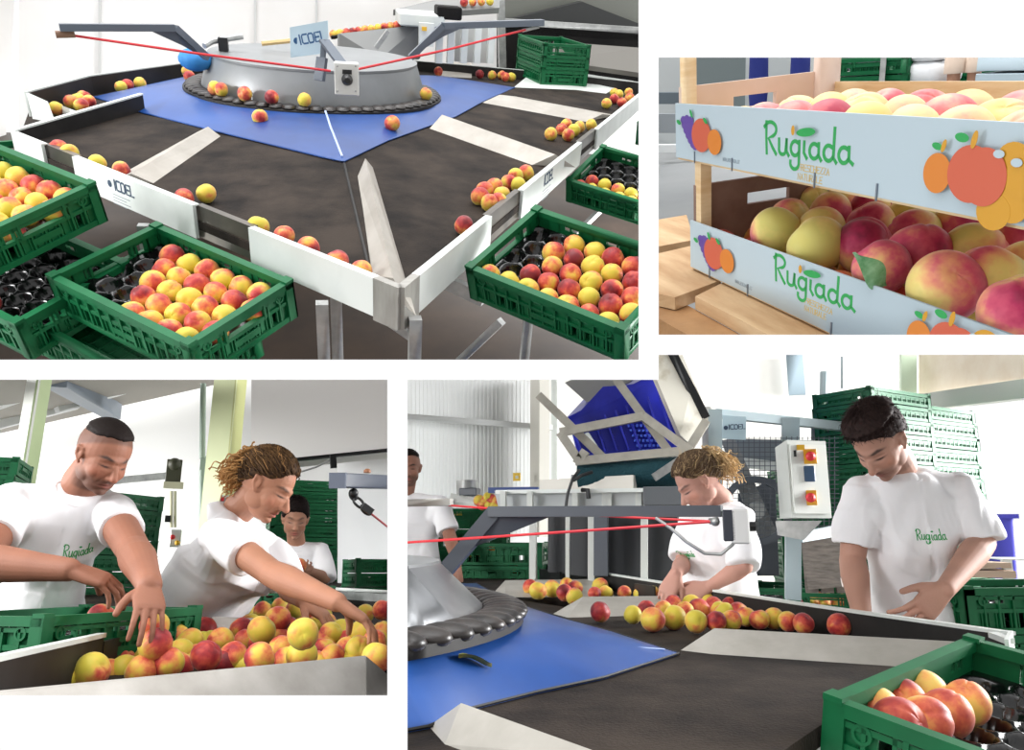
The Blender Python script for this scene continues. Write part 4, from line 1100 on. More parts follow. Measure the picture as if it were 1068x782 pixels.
def decorate(pb, zb, cols, full, y0=y0):
    ux = V((0, -1, 0)); uy = Z2; o = V((XB, y0, zb))
    cnt = [0]
    def pr(poly, m, nm):
        cnt[0] += 1; part(nm, disc_mb(poly, o, ux, uy, 1, .0003, .0002*cnt[0]), m, pb, smooth=0)
    # grapes, peach and apricot near the far left end
    g = cols['g']
    for i, (a, b) in enumerate([(0, 0), (.9, .25), (1.9, .1), (.3, -1), (1.2, -.8), (2.1, -.9), (.8, -1.9), (1.7, -1.8), (2.5, -1.9), (1.4, -2.8), (2.3, -2.8), (2.9, -3.4), (2.0, -3.6), (2.6, -4.3), (3.1, -4.6)]): pr(circ(g[0]+a*.0155, g[1]+b*.0088, .0105, .0066, 14), M_pur, 'printed_grape')
    a, b = cols['p']; pr(circ(a, b, .034, .027, 30), M_red2, 'printed_peach'); a, b = cols['a']; pr(circ(a, b, .023, .020, 26), M_or, 'printed_apricot')
    for a, b, m, rt in ((cols['g'][0]+.036, cols['g'][1]+.012, M_lgreen, .9), (cols['g'][0]-.012, cols['g'][1]-.004, M_lgreen, .3), (cols['p'][0]+.016, cols['p'][1]+.024, M_lgreen, .5)): pr(circ(a, b, .008, .0035, 12, -rt), m, 'printed_leaf')
    # brand word
    S, wd = script_strokes(); (x0, z0), sc, sx = cols['w']
    S2 = [[(p*sx, q) for p, q in st] for st in S]
    part('brand_lettering', strokes_mb(S2, .25, o+ux*x0+uy*z0, ux, uy, sc, .0005), M_lgreen, pb, smooth=0)
    lx = x0+2.95*sx*sc; pr(circ(lx, z0+1.62*sc, .58*sc*sx, .27*sc, 20, .1), M_lgreen, 'printed_leaf'); pr(circ(lx-.80*sc*sx, z0+1.66*sc, .11*sc*sx, .32*sc, 14), M_yel, 'printed_stem')
    for word, dz in (('FRESCHEZZA', -.55), ('NATURALE', -1.15)):
        B, bw = block_strokes(word); part('small_lettering', strokes_mb(B, .14, o+ux*(x0+2.4*sx*sc)+uy*(z0+dz*sc-.006), ux, uy, sc*.40, .0004), M_ltx, pb, smooth=0)
    B, bw = block_strokes('WWW.RUGIADA.IT'); part('web_lettering', strokes_mb(B, .16, o+ux*(cols['a'][0]+.022)+uy*.009, ux, uy, .0052, .0004), M_gtx, pb, smooth=0)
    # right group
    if full:
        a, b = full; 
        pr(circ(a, b, .0190, .0205, 28), M_or, 'printed_apricot'); pr(circ(a-.003, b+.027, .0075, .0036, 12, -.2), M_lgreen, 'printed_leaf'); pr(circ(a+.006, b+.028, .003, .007, 10, -.3), M_yel, 'printed_stem')
        for k in ((.112, .020), (.108, .001), (.118, -.018), (.098, -.028), (.126, .006)): pr(circ(a+k[0]-.02, b+k[1], .020, .018, 22), M_yel, 'printed_grape')
        pr(circ(a+.045, b+.004, .029, .028, 34), M_red2, 'printed_peach'); pr(circ(a+.062, b+.003, .027, .028, 34), M_red2, 'printed_peach')
        pr(circ(a+.030, b+.038, .009, .0045, 14, -.1), M_lgreen, 'printed_leaf'); pr(circ(a+.046, b+.037, .0036, .009, 12, -.2), M_yel, 'printed_stem')
        for k in ((.097, .024), (.118, .018)): pr(circ(a+k[0]-.02, b+k[1]+.002, .0065, .004, 12), M_print, 'printed_highlight')
def loc(x, y, zb, Y0=None): p = px2(x, y); return (p[0]+(0 if Y0 is None else Y0-y0), p[1]-zb)
tB, pB = fruit_box('upper wooden fruit box with white printed board and peaches heaped above its rim', zt1, zb1, zt1+.026, M_pale)[:2]
tA, pA = fruit_box('lower wooden fruit box resting on the pallet with dark red peaches showing', zt0, zb0, zt0+.062, M_end, y0b)[:2]
w0 = loc(797, 157, zb1); w1_ = loc(889, 163, zb1); 
decorate(pB, zb1, dict(g=loc(713, 125, zb1), p=loc(733, 141, zb1), a=loc(747, 148, zb1), w=(loc(797, 158, zb1), .0205, (w1_[0]-w0[0])/.0205/5.5)), loc(981, 180, zb1))
w0 = loc(806, 288, zb0, y0b); w1_ = loc(889, 325, zb0, y0b)
decorate(pA, zb0, dict(g=loc(731, 249, zb0, y0b), p=loc(746, 264, zb0, y0b), a=loc(760, 272, zb0, y0b), w=(loc(807, 290, zb0, y0b), .0185, (w1_[0]-w0[0])/.0185/5.5)), loc(962, 352, zb0, y0b), y0b)
# ---- peaches
M_pk = M_peach.copy(); M_pk.name = 'peach_skin_crimson'
for nd in M_pk.node_tree.nodes:
    if nd.type == 'VALTORGB':
        for e, c in zip(nd.color_ramp.elements, ('#c9c06a', '#e0c878', '#dd9a70', '#c9506a', '#a82050', '#640f2c')): e.color = srgb(c)
    if nd.type == 'TEX_NOISE': nd.inputs['Scale'].default_value = 12
M_pp = M_peach.copy(); M_pp.name = 'peach_skin_light_washed'  # paler ramp: strong light on the upper peaches put into their colour
for nd in M_pp.node_tree.nodes:
    if nd.type == 'VALTORGB':
        for e, c in zip(nd.color_ramp.elements, ('#e8d488', '#f2dca0', '#f0c8a0', '#ec9c96', '#dc6a72', '#b84058')): e.color = srgb(c)
    if nd.type == 'TEX_NOISE': nd.inputs['Scale'].default_value = 12
ME_pp = ME_peach_L.copy(); ME_pp.materials.clear(); ME_pp.materials.append(M_pp)
ME_pk = ME_peach_L.copy(); ME_pk.materials.clear(); ME_pk.materials.append(M_pk)
def inbox(lst, z, lab, grp, k=1):
    for x, y, r in lst:
        p = P_(x, y, z); s = r*(p-O2).length/800/.0365
        s = max(.8, min(1.15, s)); p.x = max(p.x, XB+.008+.040*s)
        p.y = max(p.y, yn+.05)
        peach(p, lab, grp, s, ME_pk)
zc = zt0+.004
inbox([(798, 244, 26), (824, 228, 21), (838, 258, 30), (856, 240, 23), (866, 222, 20), (896, 283, 28), (901, 256, 26), (908, 234, 22), (907, 218, 18), (953, 245, 24), (958, 266, 32), (963, 303, 37), (952, 227, 22), (1015, 264, 27), (1031, 292, 36), (1040, 330, 35), (1062, 258, 25), (1072, 282, 26), (996, 241, 24), (1022, 240, 22), (935, 215, 16), (880, 208, 16), (985, 222, 18), (850, 210, 15), (1045, 235, 20)], zc, 'crimson blushed peach in the lower fruit box', 'peaches in the lower fruit box')
# fill seen between the others
for i in range(8):
    for j in range(3):
        p = V((XB+.05+j*.082+.02*(i % 2), y0-.07-i*.085, zt0-.055)); peach(p, 'peach low in the lower fruit box', 'peaches low in the lower fruit box', .95, ME_pk)
for i in range(10):
    for j in range(5):
        p = V((XB+.045+j*.076, y0-.06-i*.078+.03*(j % 2), zt1-(.031 if i > 2 else .052-.008*i)+.006*rnd.random()))
        if p.x < XB+WX-.04: peach(p, 'light-washed pale peach in the upper fruit box', 'peaches in the upper fruit box', 1.0, ME_pp)
lf2 = MB(); q0, q1 = D(892, 263, P_(896, 283, zc).y-.045), D(925, 298, P_(896, 283, zc).y-.045)
dd = q1-q0; sd = V((.4, 0, .6)).normalized()*.016
lf2.grid(lambda u, v: q0+dd*u+sd*(v-.5)*2*(math.sin(PI*u**1.6)**.8 if 0 < u < 1 else 0)+V((-.004*abs(v-.5)*2, -.006*math.sin(PI*u), 0)), 14, 4)
n_ = len(lf2.v); lf2.v += [v+V((.001, .001, 0)) for v in lf2.v]; lf2.f += [tuple(i+n_ for i in reversed(f)) for f in lf2.f]
single('leaf', lf2, mat('fresh_leaf', '#8fbf98', .45, col2='#4f8f5c', scale=50), 'pale green pointed leaf stuck to a red peach in the lower box', 'leaf', smooth=60)
# ---- pallet
pl2 = thing('pallet', 'rough light wooden pallet carrying the fruit boxes', 'pallet', (XB, y0, zb0-.15))
M_pal = mat('pallet_wood', '#cdaf88', .85, col2='#a9845c', scale=5, stretch=(3, .6, 3), detail=8, bump=.3); zp = zb0-.006
def plank(pts, th=.022, m=M_pal): return part('board', MB().slab([P_(x, y, zp) for x, y in pts], th, Z2), m, pl2, smooth=0, recalc=True)
plank([(650, 235), (716, 224), (724, 250), (660, 262)]); plank([(640, 275), (722, 256), (752, 292), (704, 310), (640, 296)]); plank([(725, 309), (757, 293), (1010, 405), (975, 440)]); 
plank([(765, 290), (800, 280), (1100, 400), (1060, 420)])
part('stringer', MB().slab([P_(640, 296, zp-.024), P_(704, 311, zp-.024), P_(900, 420, zp-.024), P_(880, 440, zp-.024), P_(640, 306, zp-.024)], .085, Z2), mat('pallet_side_wood', '#a87f52', .8, col2='#8f6840', scale=9, bump=.3), pl2, smooth=0, recalc=True)
# ---- surroundings
zf = 0
fl2 = struct('floor', MB().slab([V((-4, -.3, 0)), V((6, -.3, 0)), V((6, 7, 0)), V((-4, 7, 0))], .05), mat('grey_epoxy_floor', '#a9abac', .4, col2='#979a9c', scale=1))
# everything behind is measured along the viewing direction of this corner
def E2(px, py, dist): d = R.ray(px, py).normalized(); return O2+d*dist
def wall2(nm, px0, px1, py0, py1, dist, m, th=.05):
    a, b = E2(px0, py0, dist), E2(px1, py0, dist); a2, b2 = E2(px0, py1, dist), E2(px1, py1, dist)
    return MB().slab([a, b, V((b.x, b.y, b2.z)), V((a.x, a.y, a2.z))], th), m
mbx, m_ = wall2('', 640, 1130, -20, 215, 5.2, None); struct('wall_back', mbx, mat('hall_grey', '#b7bcbd', .6), smooth=0, recalc=True)
for i, (y0_, y1_, c) in enumerate(((96, 108, '#5f6a72'), (118, 138, '#8b9196'), (150, 158, '#d5d8da'))):
    mbx, _m = wall2('', 640, 760, y0_, y1_, 4.9-i*.15, None); single('floor_rail', mbx, mat('rail_%s' % ('dark', 'mid', 'pale')[i], c, .5), ('dark low rail far behind the left post', 'mid grey low rail far behind the left post', 'pale low rail far behind the left post')[i], 'rail', smooth=0, recalc=True)
for x0, x1, c, nm in ((722, 778, '#6d7879', 'grey green machine panel far behind the left end board'), (846, 852, '#c9ccca', 'pale upright far behind the back post')):
    mbx, _m = wall2('', x0, x1, 30, 120, 4.7, None); single('grey_cabinet', mbx, mat('panel_'+c[1:], c, .5), nm, 'cabinet', smooth=0, recalc=True)
def legs(xa, xb, top, bot, dist, m_low, m_top, ycut, lab, wpx, item):
    r = .5*wpx*dist/800
    t = None; skinm = m_low
    base = E2((xa+xb)/2, 86, dist); root = thing('person', lab, 'person', (base.x, base.y, 0))
    mbb = MB()
    for x in (xa, xb):
        k = E2(x, 86, dist); hp = V((k.x, k.y, .98)); kn = V((k.x, k.y, .52)); an = V((k.x, k.y, .09))
        chain(mbb, [hp, kn, kn.lerp(an, .35), an], [r*1.25, r*.85, r*.9, r*.5])
    me = remesh(mbb, .008, 3); me.transform(Matrix.Translation(-root.location)); me.polygons.foreach_set('use_smooth', [True]*len(me.polygons)); link('legs', me, m_low, root)
    if item:
        mbb = MB()
        for x in (xa, xb):
            k = E2(x, 86, dist); hp = V((k.x, k.y, 1.0)); kn = V((k.x, k.y, ycut)); mbb.tube([hp, hp.lerp(kn, .5), kn], [r*1.5, r*1.4, r*1.35], 20)
        part(item, mbb, m_top, root, smooth=60)
    for x in (xa, xb):
        k = E2(x, 86, dist); part('shoe', MB().ball((k.x, k.y-.04, .045), (.05, .13, .05), 14, 8), M_black, root)
legs(791, 834, 0, 0, 4.2, mat('navy_trousers', '#1c2a78', .8), None, 0, 'person in navy trousers far behind, only the legs seen above the end board', 20, None)
legs(994, 1015, 0, 0, 4.2, mat('tanned_skin', '#b98a70', .6), mat('beige_shorts', '#cbb7a6', .8), E2(1000, 76, 4.2).z, 'person in beige shorts far behind, only bare legs seen above the fruit', 12, 'shorts')
wm = thing('machine', 'white and black machine blurred behind the back post', 'machine', E2(895, 100, 4.6))
a = E2(875, 92, 4.6); mbx, _m = wall2('', 870, 921, 74, 100, 4.6, None); part('white_casing', mbx, M_white, wm, smooth=0, recalc=True); mbx, _m = wall2('', 872, 897, 88, 112, 4.5, None); part('black_unit', mbx, M_black, wm, smooth=0, recalc=True); mbx, _m = wall2('', 870, 925, 40, 72, 4.65, None); part('dark_frame', mbx, M_dgrey, wm, smooth=0, recalc=True)
mbx, _m = wall2('', 921, 927, 30, 112, 4.4, None); part('steel_leg', mbx, M_galv, wm, smooth=0, recalc=True)
for lab, x, dist, grp, ztop in (('the crate stack behind the white sacks', 941, 4.7, 'crate stack behind the sacks', 1.0), ('the crate stack between shorts and printed boxes', 1036, 4.9, 'crate stack by the printed boxes', 1.0)):
    k = E2(x, 86, dist); tower(V((k.x, k.y, 0)), .35, 0.0, ztop, lab, grp)
k = E2(1000, 86, 5.0); tower(V((k.x, k.y, 0)), .35, 0.0, 1.0, 'the crate stack behind the bare legs', 'crate stack behind the bare legs')
sk_ = MB(); k = E2(968, 86, 4.4); 
for i in range(8): sack = MB(); loft(sack, [(V((k.x-.085, k.y, .06+i*.105)), V((0, .10, 0)), V((0, 0, .035))), (V((k.x-.06, k.y, .06+i*.105)), V((0, .14, 0)), V((0, 0, .052))), (V((k.x+.06, k.y, .06+i*.105)), V((0, .14, 0)), V((0, 0, .052))), (V((k.x+.085, k.y, .06+i*.105)), V((0, .10, 0)), V((0, 0, .035)))], 20, 4); single('paper_sack', sack, mat('sack_white', '#e4e6e8', .7), 'pale paper sack, %s, in the pile beside the bare legs' % ordl(i), 'sack', 'paper sacks', smooth=60)
k = E2(1064, 86, 4.0)
for i in range(6):
    z = .04+i*.115; bx2 = thing('carton', 'white printed fruit carton, %s, in the stack at the right edge' % ordl(i), 'box', (k.x, k.y, z), 'printed cartons at the right edge')
    a = V((k.x-.085, k.y-.15, z)); part('box', MB().bb(a, a+V((.5, .3, .105))), M_print, bx2, bevel=.003)
    for dx, m_, s in ((.05, M_pur, .020), (.085, M_red2, .026), (.115, M_or, .018)): part('printed_fruit', MB().lathe([(s, -.001), (s, .001)], 16, a+V((dx+.01, -.002, .055)), Matrix.Rotation(PI/2, 3, 'X')), m_, bx2)
# =================================================================== PLACE 3 : three workers filling crates at the table
CUR[0] = R = R3; D = R.D; P_ = R.P
Z3 = V((0, 0, 1))
# ---- man at the left
figure('person', 'man with cropped dark hair in a white tee reaching over the long green crate', dict(
    head=D(108, 476, 2.58), fwd=(.50, -.66, -.46), hup=(.26, -.30, 1), neck=D(86, 505, 2.68), shR=D(14, 522, 2.66), shL=D(114, 531, 2.74), pelvis=D(38, 668, 2.95), chest=(.2, -1, 0), hem=D(40, 645, 2.92),
    elR=D(-22, 586, 2.42), wrR=D(72, 594, 2.30), elL=D(140, 575, 2.42), wrL=D(156, 610, 2.12),
    handR=dict(along=(.93, .0, -.30), back=(.25, -.35, .9), side=-1, curl=(26, 30, 16), thumb=(25, 40, 20), spread=5),
    handL=dict(along=(.10, -.72, -.66), back=(.2, -.7, .8), side=1, curl=(16, 20, 14), thumb=(48, 10, 10), spread=5, s=.88),
    skin='#8f5e49', hair='#1d1614', beard=.55, scalp=.55, lip='#8a4a42', blush='#a8604a', style='short', hthick=.0035, toptk=2.2, tex=.001, line=[(0, .62), (.45, .66), (.75, .62), (1.2, .5), (2.0, .42), (3.15, .40)], hairline=.055,
    shirt=1.08, logo=(-.055, .10, .0155), seed=4, vox=.0030, armk=1.12, hs=.93, sleeve=.19, slk=.93, pants='#39404d', fold=1.4))
# ---- woman in the middle, leaning over the belt
figure('person', 'woman with curly blond ponytail in a white tee stretching her arm across the peaches', dict(
    head=D(279, 506, 2.62), fwd=(.72, -.42, -.50), hup=(.42, -.22, 1), neck=D(247, 533, 2.75), shR=D(226, 556, 2.58), shL=D(284, 572, 2.95), pelvis=D(190, 655, 3.05), chest=(.8, -.5, -.5), hem=D(200, 638, 3.0),
    elR=D(284, 598, 2.32), wrR=D(352, 628, 2.08), elL=D(300, 612, 2.75), wrL=D(316, 626, 2.52),
    handR=dict(along=(.80, -.10, -.50), back=(.45, -.15, .88), side=-1, curl=(22, 26, 14), thumb=(35, 45, 15), spread=9),
    handL=dict(along=(.75, -.35, -.55), back=(.3, -.3, .9), side=1, curl=(18, 18, 12), thumb=(50, 25, 10), spread=8),
    skin='#a5735a', hair='#20140f', hair2='#c0905a', scalp=.9, lip='#a4584f', blush='#c87e66', style='curly', tail=(.0, -.100, .055), taildir=(.0, -.35, -.75), hthick=.010, curls=260, mixc=.15, hairline=.06,
    shirt=1.12, seed=8, vox=.0030, fem=1, hs=.97, sleeve=.19, pants='#33384a', fold=1.5, armk=1.12, girth=1.1, curlk=.85, line=[(0, .58), (.45, .50), (.8, .22), (1.1, .0), (1.4, -.02), (1.7, -.35), (2.3, -.75), (3.15, -.82)]))
# ---- woman at the back
figure('person', 'person with short dark hair in white tee holding a peach before the tall stack', dict(
    head=D(308, 541, 4.7), fwd=(-.05, -1, -.34), hup=(0, -.28, 1), neck=D(309, 566, 4.78), shR=D(287, 572, 4.78), shL=D(334, 572, 4.78), pelvis=D(311, 640, 4.85), chest=(0, -1, 0), hem=D(312, 628, 4.85),
    elR=D(283, 602, 4.7), wrR=D(302, 595, 4.48), elL=D(339, 603, 4.7), wrL=D(319, 594, 4.48),
    handR=dict(along=(.9, -.2, .1), back=(-.1, -.9, -.3), side=1, curl=(45, 40, 20), thumb=(30, 20, 10)),
    handL=dict(along=(-.9, -.2, .05), back=(.1, -.9, -.3), side=-1, curl=(45, 40, 20), thumb=(30, 20, 10)),
    skin='#b08068', hair='#1c1413', scalp=.9, style='crop', hthick=.012, tex=.004, line=[(0, .36), (.5, .32), (.85, .1), (1.15, -.2), (1.45, -.3), (1.8, -.5), (2.4, -.75), (3.15, -.8)], mixc=.1,
    shirt=1.05, seed=12, vox=.0055, hs=1.0, fem=1, sleeve=.2, pants='#9aa3b0', logo=(.055, .15, .013)))
peach(D(312, 590, 4.40), 'half red peach held in both hands of the person at the back', 'peach held at the back', 1.15)

# ---- the table: belt, rails and dividers
def bz(Y): return .91+.055*max(0, Y-1.9)
def Sb(px, py, lift=0):
    d = R.ray(px, py); t = 1.0
    for _ in range(30):
        p = V((0, 0, R.hc))+d*t; t *= (R.hc-bz(p.y)-lift)/max(1e-4, (R.hc-p.z))
    return V((0, 0, R.hc))+d*t
t3 = thing('sorting_table', 'dark sorting table heaped with peaches, pale rails, seen from its edge by two workers', 'sorting table', (0.1, 2.4, 0))
mb = MB(); mb.slab([(-1.6, 1.0, bz(1.0)), (1.4, 1.0, bz(1.0)), (2.6, 7.5, bz(7.5)), (-.1, 7.5, bz(7.5))], .03)
part('belt_surface', mb, M_mat, t3, smooth=0)
zr = 1.045
ra_ = [P_(0-60, 702, zr), P_(0, 688, zr), P_(106, 664, zr), P_(180, 647.5, zr), P_(291, 623, zr)]
for i, (a, c) in enumerate(zip(ra_[:-1], ra_[1:])):
    if i == 2: part('outlet_flap', MB().slab([a-Z3*.01, c-Z3*.01, V((c.x, c.y, bz(c.y)-.02)), V((a.x, a.y, bz(a.y)-.02))], .008), M_flap, t3, smooth=0); continue
    part('inner_flap', MB().slab([a, c, V((c.x, c.y, bz(c.y)-.02)), V((a.x, a.y, bz(a.y)-.02))], .006), M_flap, t3, smooth=0)
    part('rim_panel', MB().bar(a+Z3*.004, c+Z3*.004, .020, .010), M_white, t3)
M_plate = mat('worn_zinc_plate', '#b4b0aa', .42, .35, col2='#9a958e', scale=9, detail=8, lo=.4, hi=.75)
# near plate in front of the heap
a, c = D(-20, 724, 1.22), D(380, 685, 1.62)
n = V((.25, -.6, -1.0)).normalized()
e1 = D(418, 730, 1.50); 
mb = MB(); mb.slab([a, c, D(380, 760, 1.50), D(-20, 790, 1.12)], .004); part('divider', mb, M_plate, t3, smooth=0, recalc=True)
mb = MB(); mb.slab([c, D(412, 712, 1.78), D(412, 770, 1.62), D(380, 760, 1.50)], .004); part('divider', mb, M_plate, t3, smooth=0, recalc=True)
part('divider', MB().slab([a, c, c+V((.02, .10, -.09)), a+V((.02, .10, -.09))], .003), M_plate, t3, smooth=0, recalc=True)
# middle divider
a, c = D(222, 643.5, 2.75), D(352, 648, 2.62)
part('divider', MB().slab([a, c, c+V((0, -.05, -.09)), a+V((0, -.05, -.09))], .004), M_plate, t3, smooth=0, recalc=True)
# far rail at the right
a, c = D(330, 613, 4.2), D(430, 618.5, 3.6)
part('inner_flap', MB().slab([a, c, c-Z3*.05, a-Z3*.045], .006), M_galv, t3, smooth=0)
part('inner_flap', MB().slab([a-Z3*.05, c-Z3*.045, c-Z3*.14, a-Z3*.12], .006), M_flap, t3, smooth=0)
part('rim_panel', MB().bar(a, c, .03, .014), M_white, t3)
# ---- peaches, placed from where and how large each is seen
lay = [(61, 697, 15), (63, 708, 15), (96, 699, 15), (110, 686, 13), (112, 704, 14), (127, 690, 13), (138, 684, 12), (148, 699, 14.5), (154, 686, 13), (162, 672, 14.5), (176, 691, 14.5), (188, 681, 13), (183, 664, 12), (193, 660, 11.5), (198, 669, 12.5), (202, 687, 13),
 (215, 684, 14.5), (243, 684, 14), (271, 686, 15), (293, 677, 13.5), (316, 661, 16), (290, 646, 12.5), (315, 684, 15), (287, 665, 12.5), (273, 657, 13), (252, 656, 11.5), (256, 669, 12), (230, 668, 12.5), (204, 661, 11), (213, 656, 11), (224, 650, 10), (243, 650, 10), (261, 652, 10.5),
 (339, 669, 12.5), (345, 661, 12.5), (337, 678, 13), (356, 658, 12), (361, 669, 12.5), (362, 678, 13), (378, 660, 13), (346, 686, 14), (374, 678, 14), (391, 671, 13.5), (393, 686, 15), (340, 651, 11), (300, 655, 11.5), (272, 671, 12.5), (221, 671, 12), (300, 690, 14), (232, 692, 14), (255, 693, 14), (185, 697, 14), (400, 661, 12), (330, 694, 14), (366, 692, 14), (330, 655, 11.5), (75, 703, 14), (130, 700, 14), (96, 706, 14), (211, 672, 12)]
for x, y, r in lay: peach(D(x, y, .0375*800/r), 'peach in the big heap between the near plate and the rail', 'peaches in the big heap', 1.03)
for x, y, r in [(248, 642, 9), (258, 640, 9), (275, 637, 9.5), (292, 633, 9.5), (308, 635, 10), (313, 640, 9), (328, 639, 9), (337, 641, 9), (283, 643, 9), (268, 643, 8.5), (300, 642, 9), (320, 631, 8.5)]:
    peach(D(x, y, .0365*800/r), 'peach behind the middle divider beside the sleeve of the leaning woman', 'peaches behind the middle divider')
for x, y, r in [(381, 640, 10), (399, 636, 11)]: peach(D(x, y, .0365*800/r), 'lone peach lying beyond the outstretched hand near the right border', 'peaches beyond the hand')
peach(D(161, 653, 2.14), 'peach gripped by the left hand of the man', 'peach gripped by the man', 1.02)
# hidden lower layer that carries the heap
for i in range(22):
    x = 120+i*13.2; 
    for y in (686, 676, 667):
        q = Sb(x, y+6, .036); 
        if q.y < 2.6: peach(q+V((0, .03, 0)), 'peach low in the big heap', 'peaches low in the big heap', .95)

# ---- crates
h = CR_H; cl = lambda sx, sy, z=h: (sx*CL/2, sy*CW/2, z)
p0 = P_(90, 640, 1.07)
cn = D(46, 643, 2.05); cf = D(194, 632, 2.48); cf.z = cn.z; u = (cf-cn).normalized(); v = Z3.cross(u)
mA = mtx(cn+u*.30+v*.20-Z3*CR_H, math.atan2(u.y, u.x))
crate(mA, 'long green crate with black tray under the hands of the cropped haired man'); tray(mA, 'shiny black tray bulging in the crate of the cropped haired man', .085)
peach(mA @ V((.10, -.02, .115)), 'peach in the crate beside the bulging tray', 'peach in the crate of the man')
mB = mA @ Matrix.Translation((-.50, -.08, -.10)); crate(mB, 'green crate cut off at the left edge under the forearm')
q = D(88, 560, 4.8); tower(V((q.x, q.y+.3, 0)), .75, 0, D(124, 508, 4.7).z, 'the tall stack behind the cropped haired man', 'tall stack behind the man')
q = D(320, 560, 6.4); tower(V((q.x, q.y, 0)), 0, 0, D(320, 500, 6.2).z, 'the tall stack behind the back worker', 'tall stack at the back')
q = D(392, 600, 5.2); tower(V((q.x+.12, q.y, 0)), .05, .72, D(392, 582, 5.0).z, 'the low stack by the white curtain', 'low stack by the curtain')
single('stack_table', MB().bb((q.x-.25, q.y-.25, .68), (q.x+.5, q.y+.3, .715)).bb((q.x-.2, q.y-.2, 0), (q.x-.15, q.y-.15, .68)).bb((q.x+.4, q.y-.2, 0), (q.x+.45, q.y-.15, .68)), M_galv, 'grey support under the low crate stack by the curtain', 'table')
q = D(268, 613, 3.9); crate(mtx((q.x, q.y, 1.16-.135-.02), .35), 'green crate standing on the far side behind the leaning woman'); peach(D(273, 616, 3.78), 'peach in the crate behind the leaning woman', 'peach in the far crate'); peach(D(281, 615, 3.78), 'peach in the crate behind the leaning woman', 'peach in the far crate')
q = D(-54, 560, 4.6); tower(V((q.x-.02, q.y, 0)), .0, 0, D(0, 475, 4.4).z, 'the stack cut off at the left border', 'stack at the left border')
# ---- arm of the machine at the right
arm3 = thing('sorter_gantry', 'dark blue grey square arm with shackles and red cord at the right border', 'gantry', D(380, 500, 2.3))
part('beam', MB().bar(D(352, 501, 2.25), D(440, 504, 2.6), .045, .042), mat('slate_paint', '#3d434f', .4), arm3, bevel=.003)
part('end_cap', MB().bar(D(351.5, 501, 2.24), D(353, 501, 2.255), .047, .045), mat('slate_paint_light', '#5b6270', .4), arm3)
sh = MB(); 
pts = [D(367, 512, 2.3), D(370, 520, 2.3), D(378, 528, 2.3), D(386, 535, 2.3)]
part('stud', MB().bar(D(369, 508, 2.3), D(369, 516, 2.3), .010, .010).ball(D(369, 514, 2.3), .014, 10, 6), M_black, arm3)
for i, (a, c) in enumerate(zip(pts[:-1], pts[1:])):
    m_ = (a+c)/2; d = (c-a).normalized(); s = d.cross(V((0, 1, 0))); L = (c-a).length*.62
    lp = [m_+d*L*math.cos(t)+s*.010*math.sin(t) for t in [k*2*PI/14 for k in range(15)]]
    part('shackle', MB().tube(lp, .0042, 6, False), M_black, arm3)
part('clamp', MB().box(D(383, 531, 2.28), (.035, .02, .02), Matrix.Rotation(.6, 3, 'Y')), M_black, arm3)
part('pull_cord', MB().tube([D(385, 534, 2.29), D(410, 554, 2.35)], .003, 6), mat('dark_red_cord', '#8e2a2e', .5), arm3)
part('bolt', MB().lathe([(.011, 0), (.011, .008), (.006, .012)], 10, D(383, 493, 2.35)), mat('rusty_bolt', '#8a5a3a', .6), arm3)

# ---- hall
M_w3 = mat('white_wall', '#f6f6f4', .6)
wallq3 = lambda nm, pts, t, m: struct(nm, MB().slab(pts, t), m, smooth=0)
wallq3('wall_back', [D(-60, 380, 8.5), D(-60, 740, 8.5), D(480, 740, 8.5), D(480, 380, 8.5)], .1, M_w3)
# ceiling: grey sheeting with pale beams
cl3 = [(0-80, 350), (-80, 472), (0, 454), (60, 440), (205, 407), (225, 402), (225, 350)]
wallq3('ceiling', [D(-80, 330, 3.0), D(-80, 470, 8.3), D(230, 400, 8.3), D(230, 330, 5.0)], .05, mat('ceiling_sheet', '#8f8a80', .7))
bm3 = MB(); bm3.bar(D(-30, 428, 6.0), D(60, 398, 6.4), .12, .10); bm3.bar(D(-30, 448, 7.0), D(80, 420, 7.2), .10, .10); bm3.bar(D(58, 424, 7), D(180, 392, 7.4), .10, .10)
struct('trim_2', bm3, mat('white_beam', '#d9dad8', .6))
struct('trim_3', MB().bar(D(58, 392, 5.5), D(118, 429, 8.0), .14, .14), mat('steel_beam', '#77808a', .5))
def column(x0, x1, x2, Y, ytop, ybot, m1, m2, lab):
    t = thing('column', lab, 'column', V((D((x0+x2)/2, 600, Y).x, Y, 0)))
    a, b_, c = D(x0, ytop, Y), D(x1, ytop, Y-.12), D(x2, ytop, Y); z0 = 0; z1 = a.z
    def face(p, q): return MB().slab([V((p.x, p.y, z0)), V((q.x, q.y, z0)), V((q.x, q.y, z1)), V((p.x, p.y, z1))], .012)
    part('web', face(a, b_), m1, t, smooth=0, recalc=True); part('flange', face(b_, c), m2, t, smooth=0, recalc=True)
M_g1 = mat('pale_green_paint', '#c9dba8', .5); M_g2 = mat('yellow_green_paint', '#dfe7b6', .5); M_wc = mat('column_white', '#f2f4ec', .5)
column(34, 46, 60, 5.0, 360, 0, M_wc, M_g1, 'white and pale green steel column behind the cropped haired man')
column(227, 250, 261, 6.2, 360, 0, M_g2, mat('olive_paint', '#c8cc8c', .5), 'pale yellow green column left of the white duct')
single('downpipe', MB().tube([D(212, 400, 6.4), D(211, 478, 6.4)], .022, 12).tube([D(211, 490, 6.4), D(210, 600, 6.4)], .022, 12).bb(D(208, 490, 6.45), D(224, 477, 6.5)), mat('grey_green_pipe', '#9fb0a4', .5), 'grey green downpipe beside the yellow green column', 'pipe')
duct = thing('white_duct', 'big white boxed canopy with dark lower edge over the back stack', 'canopy', D(330, 480, 5.5))
